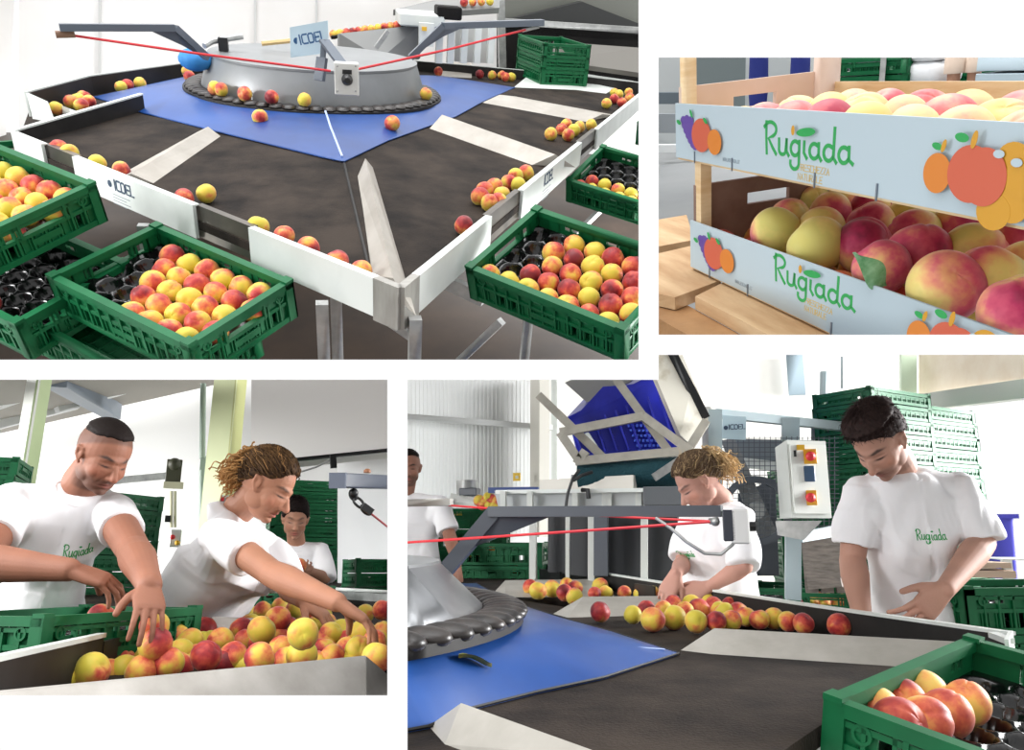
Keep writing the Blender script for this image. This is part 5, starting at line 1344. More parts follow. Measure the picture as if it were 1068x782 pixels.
part('box', MB().slab([D(262, 380, 5.6), D(262, 483, 5.6), D(440, 465, 4.9), D(440, 380, 4.9)], .4), mat('canopy_white', '#efece8', .6), duct, smooth=0)
part('edge_strip', MB().bar(D(262, 484, 5.58), D(440, 466, 4.88), .04, .02), M_black, duct)
part('hanger', MB().bar(D(347, 474, 5.2), D(348, 488, 5.2), .03, .04), M_black, duct)
single('strip_curtain', MB().slab([D(352, 470, 6.0), D(352, 640, 6.0), D(440, 640, 5.6), D(440, 462, 5.6)], .02), mat('curtain_white', '#e4e5e6', .5), 'pale grey white curtain hanging behind the low crate stack', 'curtain', smooth=0)
single('cable', MB().tube([D(301, 496, 5.4), D(330, 487, 5.3), D(346, 479, 5.2)], .006, 6), M_galv, 'thin grey cable sagging under the canopy', 'cable')
single('wall_rail', MB().bar(D(112, 502, 7.5), D(176, 496, 7.5), .04, .06), M_galv, 'grey rail on the white wall behind the cropped haired man', 'rail')
dev = thing('wall_gauge', 'slim hanging gauge with black head on the white wall between the workers', 'gauge', D(182, 540, 6.5))
part('tube', MB().tube([D(178.5, 512, 6.5), D(178.5, 550, 6.5)], .012, 8), mat('cream_plastic', '#d8d4b8', .5), dev); part('tube', MB().tube([D(182.5, 512, 6.5), D(182.5, 550, 6.5)], .012, 8), MATS['cream_plastic'], dev)
part('head', MB().box(D(181, 494, 6.5), (.11, .05, .22)).ball(D(182, 484, 6.48), .05, 10, 8), mat('gauge_dark', '#4a4a3a', .5), dev, bevel=.01)
part('clip', MB().box(D(181, 506, 6.48), (.14, .04, .05)), MATS['cream_plastic'], dev); part('hook', MB().box(D(175, 541, 6.48), (.04, .04, .05)), M_black, dev)
eb = thing('junction_box', 'small white switch box with red and yellow buttons beside the leaning woman', 'switch box', D(184, 565, 6.2))
part('housing', MB().bb(D(176, 570, 6.2), D(190, 553, 6.3)), M_white, eb, bevel=.006); part('red_button', MB().ball(D(180, 560, 6.18), .018, 10, 6), M_red, eb); part('yellow_button', MB().ball(D(185, 566, 6.18), .018, 10, 6), mat('yellow_button', '#e8b52c', .4), eb)
sg3 = thing('wall_sign', 'small red marked notice on the pale column', 'notice', D(234, 521, 6.0))
part('plate', MB().bb(D(229, 524, 6.0), D(241, 517, 6.02)), M_white, sg3); part('mark', MB().bb(D(230, 522.5, 5.99), D(234, 518.5, 5.995)), M_red, sg3); part('mark', MB().bb(D(236, 522.5, 5.99), D(238.5, 518.5, 5.995)), M_red, sg3)
struct('floor', MB().slab([V((-5, .3, 0)), V((5, .3, 0)), V((5, 8.5, 0)), V((-5, 8.5, 0))], .05), mat('grey_concrete', '#8a8782', .6, col2='#77736c', scale=2))
# =================================================================== PLACE 4 : three workers around the rotary table, tipping machine behind
CUR[0] = R = R4; D = R.D; P_ = R.P
figure('person', 'man with dark tousled hair in white tee bowing over the far rail', dict(
    head=D(917, 461, 2.62), fwd=(-.50, -.52, -.72), hup=(-.36, -.40, .8), neck=D(936, 487, 2.72), shR=D(897, 512, 2.72), shL=D(1000, 508, 2.78), pelvis=D(952, 672, 2.86), chest=(-.15, -1, 0), hem=D(950, 652, 2.84),
    elR=D(889, 584, 2.72), wrR=D(900, 648, 2.55), elL=D(1024, 566, 2.74), wrL=D(986, 614, 2.50),
    handR=dict(along=(.1, -.2, -.9), back=(-.9, -.3, 0), side=-1, curl=(25, 30, 15)),
    handL=dict(along=(-.72, -.15, -.62), back=(.25, -.95, -.2), side=1, curl=(16, 22, 14), thumb=(42, 5, 5), spread=4),
    skin='#bd8f7c', hair='#2a201f', hair2='#4a3834', beard=.35, scalp=.8, lip='#a0625c', style='tousled', hthick=.010, toptk=2.6, tex=.006, mixc=.5, line=[(0, .42), (.45, .40), (.8, .30), (1.15, .05), (1.45, .0), (1.8, -.3), (2.4, -.5), (3.15, -.55)],
    shirt=1.02, logo=(.0, .135, .0155), seed=21, vox=.0032, hs=.98, sleeve=.18, pants='#2b303b', fold=1.7, slk=.95))
figure('person', 'woman with tied curly hair in a white tee picking fruit behind the rail', dict(
    head=D(728, 503, 3.25), fwd=(-.80, -.35, -.62), hup=(-.40, -.12, .9), neck=D(752, 522, 3.3), shR=D(722, 538, 3.42), shL=D(772, 538, 3.18), pelvis=D(758, 648, 3.42), chest=(-.7, -.7, -.2), hem=D(757, 632, 3.4),
    elR=D(712, 588, 3.32), wrR=D(705, 598, 3.12), elL=D(776, 590, 3.1), wrL=D(740, 612, 3.12),
    handR=dict(along=(-.4, -.3, -.8), back=(-.3, -.9, .2), side=-1, curl=(30, 30, 15)), handL=dict(along=(-.85, -.2, -.35), back=(.2, -.8, .5), side=1, curl=(25, 25, 15)),
    skin='#c09080', hair='#3b2a24', hair2='#d8b888', scalp=.9, lip='#a4584f', style='curly', tail=(.0, -.10, .065), taildir=(.1, -.5, -.5), hthick=.010, curls=230, mixc=.5, line=[(0, .58), (.45, .50), (.8, .22), (1.1, .0), (1.4, -.02), (1.7, -.35), (2.3, -.75), (3.15, -.82)],
    shirt=1.08, seed=33, vox=.004, fem=1, hs=.98, sleeve=.20, pants='#8a93a6', fold=1.4, logo=(.03, .15, .013), girth=1.1))
figure('person', 'man in white tee cut off at the left side of the tipping line', dict(
    head=D(426, 488, 4.6), fwd=(.35, -1, -.12), hup=(0, -.08, 1), neck=D(422, 514, 4.68), shR=D(391, 524, 4.68), shL=D(458, 524, 4.68), pelvis=D(428, 618, 4.75), chest=(.1, -1, 0), hem=D(430, 602, 4.75),
    elR=D(385, 560, 4.68), wrR=D(384, 590, 4.6), elL=D(468, 555, 4.62), wrL=D(477, 590, 4.45),
    handR=None, handL=dict(along=(.2, -.2, -.95), back=(.9, -.2, 0), side=1, curl=(20, 20, 10)),
    skin='#a87864', hair='#1d1614', beard=.5, scalp=.5, style='short', hthick=.004, toptk=2, line=[(0, .62), (.45, .66), (.75, .62), (1.2, .5), (2.0, .42), (3.15, .40)],
    shirt=1.0, seed=41, vox=.005, hs=1.0, sleeve=.21, pants='#39404d', logo=(.02, .16, .014)))
# ---- table
ZB = .985; ZR = 1.06
t4 = thing('sorting_table', 'dark sorting table with white rails and blue sheet, near half of the lower right view', 'sorting table', (0, 2.5, 0))
rail = [(400, 598), (480, 587.5), (530, 582.5), (640, 600), (702, 610), (831, 630), (896, 639.5), (1057, 662.5)]
RP = [P_(x, y, ZR) for x, y in rail]
a0 = P_(380, 800, ZB); a1 = V((a0.x-.3, .9, ZB)); e = RP[-1]
mb = MB(); mb.slab([V((-1.6, .75, ZB)), P_(812, 900, ZB), P_(812, 786, ZB), P_(990, 665, ZB), V((e.x-.03, e.y, ZB))]+[V((p.x, p.y, ZB)) for p in RP[-2::-1]]+[V((-3.2, 3.0, ZB))], .03)
part('belt_surface', mb, M_mat, t4, smooth=0)
for i, (a, c) in enumerate(zip(RP[:-1], RP[1:])):
    part('inner_flap', MB().slab([a, c, V((c.x, c.y, ZB-.03)), V((a.x, a.y, ZB-.03))], .006), M_flap, t4, smooth=0)
    part('rim_panel', MB().bar(a+V((0, .008, .003)), c+V((0, .008, .003)), .022, .008).slab([a+V((0, .022, 0)), c+V((0, .022, 0)), V((c.x, c.y+.022, ZB-.08)), V((a.x, a.y+.022, ZB-.08))], .006), M_white, t4, smooth=0)
for x, y in ((573, 592), (672, 607)):
    a = P_(x-9, y+1, ZR+.004); c = P_(x+12, y+4, ZR+.004); part('outlet_flap', MB().slab([a-V((0, .012, 0)), c-V((0, .012, 0)), V((c.x, c.y-.014, ZB)), V((a.x, a.y-.014, ZB))], .006), M_black, t4, smooth=0)
part('corner_plate', MB().bar(RP[-1]+V((-.04, .0, .0)), RP[-1]+V((-.04, -.10, .0)), .02, .012).slab([RP[-1]+V((0, 0, .01)), RP[-1]+V((-.06, -.16, .01)), RP[-1]+V((-.06, -.16, -.2)), RP[-1]+V((0, 0, -.2))], .008), M_white, t4, smooth=0)
for x, y in ((480, 640), (1030, 700), (700, 640)):
    p = P_(x, y, ZB); part('leg', MB().bb((p.x-.02, p.y-.02, 0), (p.x+.02, p.y+.02, ZB-.03)), M_galv, t4)
def S4(px, py, l=0): return P_(px, py, ZB+l)
def divider4(ridge0, ridge1, base0, base1, tip, h):
    f0, f1, tp = S4(*base0), S4(*base1), S4(*tip); g0 = P_(*ridge0, ZB+h); g1 = P_(*ridge1, ZB+h)
    k1 = g1*2-f1; k1.z = ZB; k0 = g0*2-f0; k0.z = ZB
    mb = MB(); mb.add([f0, f1, g1, g0, k1, k0, tp], [(0, 1, 2, 3), (3, 2, 4, 5), (0, 3, 6), (3, 5, 6), (1, 4, 2), (0, 6, 5, 4, 1)])
    return part('divider', mb, M_plate4, t4, smooth=0, recalc=True)
M_plate4 = mat('pale_zinc', '#bdb9b1', .5, .15, col2='#aaa69d', scale=7, detail=8)
divider4((481, 733), (640, 790), (464, 776), (600, 825), (447, 757), .045)
divider4((745, 655), (1000, 669), (743, 682), (937, 695), (710, 678), .05)
divider4((527, 605), (630, 603.5), (527, 623), (640, 622), (513, 620), .05)
divider4((608, 622), (730, 621), (592, 644), (729, 640), (577, 640), .05)
a, c = P_(803, 784, .96), P_(857, 755, .96); part('rim_panel', MB().slab([a, c, c+V((.02, .03, 0)), a+V((.02, .03, 0))], .008).slab([a, c, c-V((0, 0, .05)), a-V((0, 0, .05))], .006), M_white, t4, smooth=0)
# hood centre from four points of the pad ring
ZRG = 1.10
HC = V((-1.38, 1.60, 0)); HR = .97
# blue sheet
bp4 = [(425-60, 766), (425, 761), (447, 757), (492, 738), (560, 721), (630, 706), (708, 681), (640, 659), (585, 644), (530, 626), (497, 608)]
outer = [S4(x, y, .006) for x, y in bp4]; mb = MB(); st = []
for o in outer:
    u = (o-HC); u.z = 0; u.normalize(); inn = V((HC.x, HC.y, ZRG-.02))+u*(HR-.05)
    st.append([inn.lerp(o, t)+V((0, 0, .006*math.sin(PI*t))) for t in (0, .25, .5, .75, 1)])
sheet(mb, st)
part('blue_sheet', mb, M_blue, t4, smooth=50)
part('sheet_edge', MB().tube(outer, .003, 5), M_flap, t4)
part('sheet_seam', MB().tube([P_(517, 656, ZB+.09), P_(538, 668.5, ZB+.06), P_(600, 671.5, ZB+.045), P_(693, 677, ZB+.016)], .0022, 5), mat('pale_weld', '#b9c9ee', .4), t4)
_bv = BVHTree.FromPolygons(mb.v, mb.f)
def onsheet(x, y): h_ = _bv.ray_cast(V((0, 0, R.hc)), R.ray(x, y)); return (h_[0] or P_(x, y, ZB+.09))+V((0, 0, .012))
lf4 = MB(); q0, q1 = onsheet(478, 693), onsheet(513, 700); dd = (q1-q0); sd = V((dd.y, -dd.x, 0)).normalized()*.014
lf4.grid(lambda u, v: q0+dd*u+sd*(v-.5)*2*math.sin(PI*min(1, max(0, u)))**.8+V((0, 0, .006*abs(v-.5)*2+.004*math.sin(u*5))), 10, 4)
n_ = len(lf4.v); lf4.v += [v-V((0, 0, .001)) for v in lf4.v]; lf4.f += [tuple(i+n_ for i in reversed(f)) for f in lf4.f]
single('leaf', lf4, mat('olive_leaf', '#5d6b25', .5, col2='#8a7a30', scale=60), 'curled olive green leaf lying on the blue sheet', 'leaf', smooth=60)
hd4 = thing('feed_hood', 'shiny conical hood with black pad ring cut off at the left of the blue sheet', 'machine hood', (HC.x, HC.y, ZRG))
zt = ZRG+.11
part('cone', MB().lathe([(HR*.89, ZRG-.01), (HR*.89, ZRG+.01), (HR*.78, zt), (HR*.775, zt+.004)], 90, (HC.x, HC.y, 0)), mat('zinc_hood', '#8d8f91', .32, .7, col2='#7b7d80', scale=4), hd4, smooth=60)
part('top_plate', MB().lathe([(HR*.78, zt), (HR*.78, zt+.006), (0, zt+.012)], 90, (HC.x, HC.y, 0)), MATS['hood_grey_steel'] if 'hood_grey_steel' in MATS else M_galv, hd4)
part('carrier_ring', MB().lathe([(HR*.99, ZRG-.02), (HR*.99, ZRG), (HR*.88, ZRG+.002), (HR*.88, ZRG-.02)], 90, (HC.x, HC.y, 0)), M_flap, hd4)
NP = 84
for i in range(NP):
    a0 = 2*PI*i/NP; u = V((math.cos(a0), math.sin(a0), 0)); t = V((-u.y, u.x, 0)); w_ = HR*PI/NP
    if u.x < -.2: continue
    Rm = Matrix((t, u, V((0, 0, 1)))).transposed(); mb = MB(); mb.ball(V((HC.x, HC.y, ZRG+.004))+u*HR*.945, (w_*1.05, HR*.058, .020), 14, 8, Rm); part('ring_pad', mb, M_ring, hd4, smooth=60)
M_arm4 = mat('charcoal_arm', '#474b52', .4)
ar = part('arm', MB().bar(D(452, 610, 2.3), D(516, 534, 2.25), .045, .032, (0, 1, 0)).bar(D(512, 533.5, 2.25), D(753, 533, 2.15), .045, .030), M_arm4, hd4)
part('gusset', MB().slab([D(512, 534, 2.24), D(575, 538, 2.24), D(505, 566, 2.27), D(488, 572, 2.28)], .006), M_arm4, ar, smooth=0)
part('second_arm', MB().bar(D(405, 525, 2.3), D(471, 523.5, 2.3), .03, .022), M_steel, hd4)
part('pull_cord', MB().tube([D(405, 567, 2.22), D(600, 554, 2.16), D(742, 544, 2.12)], .0042, 6), M_red, hd4)
part('pull_cord', MB().tube([D(468, 527, 2.3), D(600, 536.5, 2.2), D(742, 543.5, 2.12)], .0035, 6), M_red, hd4)
part('eye_bolt', MB().tube([D(740, 543.8, 2.12), D(749, 542, 2.13)], .008, 8).ball(D(746, 544, 2.12), .012, 8, 6), M_galv, hd4)
sb4 = part('switch_box', MB().box(D(772, 549, 2.12), (.045, .06, .088)), mat('switch_box_pale', '#d6d6d4', .4), hd4, bevel=.004)
part('lid', MB().box(D(760.5, 548, 2.12), (.032, .06, .08)), mat('switch_box_dark', '#2b2f3a', .4), sb4, bevel=.003)
part('push_button', MB().tube([D(779, 549, 2.12), D(788, 549, 2.12)], .013, 10), M_black, sb4)
part('cable', MB().tube([D(684, 540, 2.14), D(700, 551, 2.13), D(716, 565, 2.12), D(735, 577, 2.12), D(752, 578, 2.12), D(764, 568, 2.12), D(768, 560, 2.12)], .0045, 8), M_galv, sb4)
# ---- peaches on the table
def put(lst, lab, grp):
    for x, y, r in lst:
        p = P_(x, y, ZB+.037); k = (p-V((0, 0, R.hc))).length; rr_ = .0365*800/r
        peach(p if abs(k-rr_)/k < .25 else D(x, y, (p.y+rr_*1.0)/2), lab, grp, max(.85, min(1.25, r*p.y/800/.0365)))
put([(536, 594, 6.5)], 'lone peach in the farthest sector by the back rail', 'far lone peach')
put([(553, 612, 8), (561, 616, 9.5), (576, 614, 9), (589, 618, 9), (599, 622, 9), (600, 613, 8), (626, 611, 8.5), (620, 619, 7), (632, 618, 7.5), (591, 609, 7)], 'peach in the second group behind the small pale divider', 'peaches behind the small divider')
put([(626, 638, 11)], 'single yellow peach in front of the small pale divider', 'single peach at the divider')
put([(651, 618, 7), (668, 619, 7), (681, 618, 7), (692, 618, 6.5), (702, 619, 6)], 'peach peeping over the ridge before the woman', 'peaches over the ridge')
put([(660, 641, 9.5), (674, 635, 9), (681, 646, 12), (703, 644, 12), (703, 630, 9.5), (721, 630, 10), (729, 636, 11), (726, 648, 11.5), (737, 627, 9), (744, 632, 9), (756, 639, 10), (747, 648, 10), (761, 631, 8), (770, 639, 10), (766, 650, 9), (778, 643, 10), (782, 650, 9.5), (777, 632, 7.5), (790, 636, 8), (792, 646, 10), (807, 645, 11), (822, 648, 10), (838, 650, 10), (714, 637, 9), (692, 636, 9), (750, 637, 9), (763, 647, 9.5)], 'peach in the long cluster in the middle of the table', 'peaches in the middle cluster')
put([(875, 652, 11), (893, 657, 9), (944, 655, 10)], 'peach behind the long divider in front of the bowing man', 'peaches before the bowing man')
# ---- near crate
h = CR_H; cl = lambda sx, sy, z=h: (sx*CL/2, sy*CW/2, z)
NL = P_(859, 726, 1.035)
def on_sphere(px, py, c, rad, far=True):
    d = R.ray(px, py).normalized(); o_ = V((0, 0, R.hc))-c; b_ = o_.dot(d); q_ = max(0, b_*b_-(o_.length_squared-rad*rad)); return V((0, 0, R.hc))+d*(-b_+(math.sqrt(q_) if far else -math.sqrt(q_)))
FL = on_sphere(1010, 663, NL, CL); e1 = (FL-NL).normalized()
d = R.ray(1075, 806); o_ = V((0, 0, R.hc)); t = (NL-o_).dot(e1)/d.dot(e1); Q = o_+d*t; e2 = (Q-NL).normalized(); e3 = e1.cross(e2)
if e3.z < 0: e3 = -e3
yv = e3.cross(e1)
cen = NL+e1*CL/2+e2*CW/2-e3*CR_H
mN = Matrix.Translation(cen) @ Matrix((e1, yv, e3)).transposed().to_4x4()
crate(mN, 'large green crate with black pockets in the bottom right corner'); tray(mN, 'glossy black tray with mostly empty pockets in the bottom right crate', .07)
for x, y, r in ((914, 742, 17.5), (941, 731, 20.5), (963, 723, 18), (1008, 733, 21.5), (988, 744, 20.5), (965, 753, 22), (938, 756, 17)):
    a = V((0, 0, R.hc)); d = R.ray(x, y); inv = mN.inverted(); o_, dd = inv @ a, (inv.to_3x3() @ d); t = (.085-o_.z)/dd.z; peach(mN @ (o_+dd*t), 'large blushed peach in the bottom right crate', 'peaches in the bottom right crate', 1.15, ME_peach_R)
# ---- crates beyond the rail
def cr(x, y, z, Y, yaw, lab, fillsel=None, flab=None, tr=None, sc=1):
    p = D(x, y, Y); m = mtx((p.x, p.y, z if z is not None else p.z-CR_H), yaw); crate(m, lab)
    if tr: tray(m, tr)
    if fillsel: fill(m, fillsel, flab, flab.replace('peach', 'peaches', 1))
    return m
cr(814, 610, None, 5.0, 1.3, 'green crate with black tray between the woman and the bowing man', tr='black tray in the crate between the woman and the bowing man')
cr(864, 615, None, 4.9, 1.35, 'green crate of yellow peaches beside the arm of the bowing man', lambda k, a, b: True, 'peach in the crate beside the arm of the bowing man')
m = cr(1052, 608, None, 2.95, .35, 'top green crate of the short stack at the right edge', tr='black tray with empty cups on the short right stack')
for k in range(5): crate(m @ Matrix.Translation((0, 0, -(k+1)*(CR_H+.003))), ('second', 'third', 'fourth', 'fifth', 'sixth')[k]+' green crate from the top of the short stack at the right edge', 'short crate stack at the right edge')
m = cr(486, 531, None, 5.2, .2, 'green crate with fruit behind the man cut off at the left', lambda k, a, b: a < 0, 'peach in the crate behind the cut off man')
for k in range(3): crate(m @ Matrix.Translation((0, 0, -(k+1)*(CR_H+.003))), ('second', 'third', 'fourth')[k]+' green crate below the fruit crate at the left', 'crates below the fruit crate at the left')
m = cr(522, 566, None, 5.0, .1, 'low green crate by the foot of the grey conveyor', lambda k, a, b: a < 0, 'peach in the low crate by the grey conveyor'); crate(m @ Matrix.Translation((0, 0, -.14)), 'green crate under the low crate by the grey conveyor')
q = D(920, 500, 5.0); qa = D(920, 401, 4.75); tower(V((q.x, q.y+.1, 0)), .80, 0, qa.z, 'the tallest stack behind the bowing man', 'tallest stack behind the bowing man')
q = D(969, 500, 5.35); qa = D(969, 419, 5.1); tower(V((q.x+.02, q.y+.15, 0)), .80, 0, qa.z, 'the second tall stack by the bright doorway', 'second tall stack by the doorway')
q = D(869, 500, 5.9); tower(V((q.x-.1, q.y+.2, 0)), .1, .3, D(869, 487, 5.9).z, 'the pale stack behind the control cabinet', 'stack behind the control cabinet')
bb_ = thing('blue_bin', 'small blue bin seen past the elbow of the bowing man', 'bin', D(1040, 600, 4.2))
mb = MB(); c0 = D(1040, 566, 5.2); loft(mb, [(c0-V((0, 0, .20)), V((.07, 0, 0)), V((0, .07, 0))), (c0+V((0, 0, .12)), V((.085, 0, 0)), V((0, .08, 0))), (c0+V((0, 0, .16)), V((.09, 0, 0)), V((0, .085, 0)))], 24, 6); part('tub', mb, mat('violet_blue_plastic', '#4a49c4', .45), bb_, smooth=40)
part('rim', MB().bb(c0+V((-.1, -.095, .14)), c0+V((.1, .095, .165))), MATS['violet_blue_plastic'], bb_)
single('white_shelf', MB().bb(D(1046, 584, 4.0), D(1085, 581, 4.3)).bb(D(1050, 620, 4.0), D(1053, 584, 4.03)), M_white, 'white shelf board past the blue bin at the right edge', 'shelf')
single('plank_pile', MB().bb(D(1003, 602, 3.9), D(1035, 592, 4.2)).bb(D(1008, 592, 3.9), D(1038, 585, 4.1)), mat('pale_plank', '#c4aa96', .7), 'pale planks lying behind the right stack', 'plank pile')
# grey wooden pallets behind
pal = thing('wooden_pallet', 'weathered grey pallets leaning upright below the control cabinet', 'pallet', D(860, 620, 4.3))
M_gw = mat('grey_wood', '#8a8078', .8, col2='#6a625c', scale=12, stretch=(1, 1, 6))
for i, y in enumerate((566, 577, 588, 599, 609)): part('board', MB().bar(D(837+i*1.5, y, 4.4), D(878, y-3, 4.3), .02, .055), M_gw, pal)
for x in (842, 858, 874): part('post', MB().bar(D(x, 563, 4.44), D(x+5, 618, 4.44), .06, .05, (0, 1, 0)), M_gw, pal)

# ---- electrical cabinet
M_cab = mat('cabinet_grey', '#cdd0cb', .4); M_fr = mat('frame_pale_blue', '#a9b8bd', .4)
cb4 = thing('control_cabinet', 'pale grey control cabinet with red and yellow switches on a stand', 'control cabinet', D(832, 600, 3.9))
a = D(826, 540, 3.85); c = D(861, 460, 3.95); e_ = D(808, 461, 4.2)
w1 = V((c.x-a.x, c.y-a.y, 0)); w2 = V((e_.x-a.x, e_.y-a.y, 0)); z0, z1 = a.z, c.z
bq = [V((a.x, a.y, z0)), V((a.x, a.y, z0))+w1, V((a.x, a.y, z0))+w1+w2, V((a.x, a.y, z0))+w2]
part('housing', MB().slab([v+V((0, 0, z1-z0)) for v in bq], z1-z0, (0, 0, 1)), M_cab, cb4, smooth=0, recalc=True)
n4 = w1.cross(V((0, 0, 1))).normalized()
if n4.y > 0: n4 = -n4
dr = part('door', MB().slab([bq[0]+w1*.05+n4*.012+V((0, 0, .02)), bq[0]+w1*.95+n4*.012+V((0, 0, .02)), bq[0]+w1*.95+n4*.012+V((0, 0, z1-z0-.02)), bq[0]+w1*.05+n4*.012+V((0, 0, z1-z0-.02))], .012), mat('cabinet_door', '#d8dbd6', .4), cb4, smooth=0, recalc=True)
RX = Matrix.Rotation(PI/2, 3, 'X')
for y in (476, 519): 
    k = D(845, y, 3.88); pl_ = part('switch_plate', MB().box(k, (.06, .01, .07)), mat('yellow_plate', '#e3b02c', .4), dr, bevel=.002); part('rotary_switch', MB().lathe([(.022, 0), (.022, .02), (.012, .03)], 14, k-V((0, .004, 0)), RX), M_red, pl_)
part('display', MB().box(D(843, 494, 3.88), (.06, .012, .075)), mat('display_blue', '#3d5a7a', .3), dr, bevel=.003)
part('warning_tag', MB().box(D(835, 466.5, 3.86), (.035, .006, .025)), MATS['yellow_plate'], dr)
part('hinge', MB().box(D(829, 473, 3.86), (.012, .02, .03)), M_black, dr); part('hinge', MB().box(D(829, 527, 3.86), (.012, .02, .03)), M_black, dr)
part('stand', MB().bar(D(827, 545, 3.98), D(827, 625, 3.98), .07, .07, (0, 1, 0)), M_fr, cb4); part('foot_bracket', MB().slab([D(810, 543, 4.0), D(856, 543, 3.98), D(838, 562, 3.99), D(812, 557, 4.0)], .2), M_galv, cb4, smooth=0)
part('cross_rail', MB().bar(D(833, 560, 4.0), D(880, 552, 4.2), .04, .05), M_fr, cb4)
# ---- guard frame with mesh and maker plate
gf = thing('machine_guard', 'pale grey guard frame with wire mesh behind the woman and control cabinet', 'machine guard', D(790, 600, 4.6))
part('post', MB().bar(D(746, 428, 4.5), D(746, 630, 4.5), .075, .10, (0, 1, 0)), M_fr, gf); part('post', MB().bar(D(737, 425, 4.55), D(737, 470, 4.55), .05, .08, (0, 1, 0)), mat('worn_white_steel', '#dcdcd4', .5), gf)
part('top_rail', MB().bar(D(746, 431, 4.5), D(880, 445, 4.9), .05, .05), M_fr, gf); part('post', MB().bar(D(821, 436, 4.7), D(821, 460, 4.7), .06, .06, (0, 1, 0)), M_fr, gf); part('post', MB().bar(D(829, 436, 4.72), D(829, 460, 4.72), .05, .05, (0, 1, 0)), M_fr, gf)
mm = MB()
for i in range(22): x = 753+i*5.6; mm.bar(D(x, 455, 4.55+.003*i), D(x, 560, 4.55+.003*i), .004, .004, (0, 1, 0))
for j in range(22): y = 457+j*4.8; mm.bar(D(753, y, 4.55), D(875, y, 4.62), .004, .004)
part('wire_mesh', mm, M_dgrey, gf)
pp = [D(753.5, 433, 4.42), D(778, 435, 4.44), D(777.5, 459, 4.44), D(753, 457.5, 4.42)]
pt = part('maker_plate', MB().slab(pp, .012), mat('plate_pale_blue', '#b5ccd6', .4), gf, smooth=0, recalc=True)
S, wd = icoel_strokes(); part('lettering', strokes_mb(S, .22, D(760.5, 447.5, 4.40), (1, 0, 0), (0, 0, 1), .024, .0015), M_logo, pt, smooth=0)
part('emblem', MB().lathe([(.012, -.002), (.012, .002)], 12, D(757, 446, 4.40), RX), M_logo, pt)
part('slat_panel', MB().slab([D(760, 458, 5.2), D(878, 460, 5.2), D(878, 492, 5.2), D(760, 480, 5.2)], .03), mat('slat_grey', '#7e868a', .5), gf, smooth=0)
for i in range(5): part('slat', MB().bar(D(846, 447+i*5, 5.05), D(880, 447+i*5, 5.05), .02, .03), MATS['slat_grey'], gf)
cv = thing('elevator_conveyor', 'dark inclined conveyor with round wheel behind the wire mesh', 'conveyor', D(790, 590, 5.0))
part('side_plate', MB().slab([D(752, 460, 4.9), D(766, 458, 4.9), D(812, 560, 4.9), D(790, 566, 4.9)], .05), M_mach if 'M_mach' in globals() else M_dgrey, cv, smooth=0)
part('wheel', MB().lathe([(.16, -.03), (.20, -.03), (.20, .03), (.16, .03)], 28, D(789, 532, 4.8), RX, True), M_dgrey, cv); part('hub', MB().lathe([(.05, -.04), (.05, .04)], 16, D(789, 532, 4.8), RX), M_galv, cv)
part('belt', MB().slab([D(770, 515, 5.1), D(808, 500, 5.1), D(812, 600, 5.1), D(760, 600, 5.1)], .05), M_dgrey, cv, smooth=0)
part('tray', MB().slab([D(776, 478, 5.15), D(812, 482, 5.15), D(812, 492, 5.15), D(776, 488, 5.15)], .05), M_white, cv, smooth=0)
# ---- bin tipper
tp = thing('bin_tipper', 'steel tipping frame holding a tilted blue bin under a stained white plate', 'tipping machine', D(650, 600, 4.4))
M_tb = mat('tipper_steel', '#b5b0a4', .45, .2, col2='#97938a', scale=6); bt = 4.3
def bm_(p, q, w, Y0=bt, Y1=bt, nm='frame_beam', h=.045): return part(nm, MB().bar(D(p[0], p[1], Y0), D(q[0], q[1], Y1), h, w, (0, 1, 0)), M_tb, tp)
bm_((562, 412), (630, 478), .045, 4.1, 4.15); bm_((640, 392), (700, 474), .09, 4.15, 4.2); bm_((584, 451), (671, 434), .035, 4.05, 4.1); bm_((671, 434), (720, 470), .035, 4.1, 4.1); bm_((584, 451), (604, 480), .03, 4.05, 4.05); bm_((600, 481), (716, 470), .035, 4.05, 4.1); bm_((611, 470), (604, 480), .03, 4.05, 4.05); bm_((716, 472), (736, 440), .045, 4.2, 4.3); bm_((600, 478), (640, 505), .04, 4.4, 4.4)
wp = part('stained_plate', MB().slab([D(684, 362, 4.3), D(704, 362, 4.35), D(735, 434, 4.4), D(733, 448, 4.4), D(719, 467, 4.35), D(706, 455, 4.32), D(681, 396, 4.3)], .05), mat('stained_white', '#dcd8cb', .5, col2='#a08f6a', scale=5, lo=.55, hi=.75), tp, smooth=0)
part('black_edge', MB().bar(D(700, 366, 4.28), D(736, 436, 4.36), .05, .03, (0, 1, 0)), M_black, wp)
part('inner_plate', MB().slab([D(590, 400, 4.7), D(622, 385, 4.7), D(660, 396, 4.7), D(626, 432, 4.7)], .03), mat('plate_grey', '#a7a8a3', .5), tp, smooth=0)
bnn = thing('blue_field_bin', 'large blue plastic fruit bin tilted in the tipping frame', 'bin', D(655, 480, 4.5))
M_bb = mat('deep_blue_plastic', '#1d2398', .4, col2='#2a35c8', scale=3)
b1, b2, b3, b4_ = D(594, 442, 4.35), D(683, 397, 4.5), D(717, 470, 4.5), D(604, 482, 4.35)
dp = V((0, .75, .25))
mb = MB(); mb.slab([b1, D(628, 405, 4.4), D(655, 403, 4.45), b2, b3, D(650, 486, 4.4), b4_], .04); part('side_wall', mb, M_bb, bnn, smooth=0, recalc=True)
mb = MB(); mb.slab([b1, b1+dp, b2+dp, b2], .04); part('side_wall', mb, M_bb, bnn, smooth=0, recalc=True)
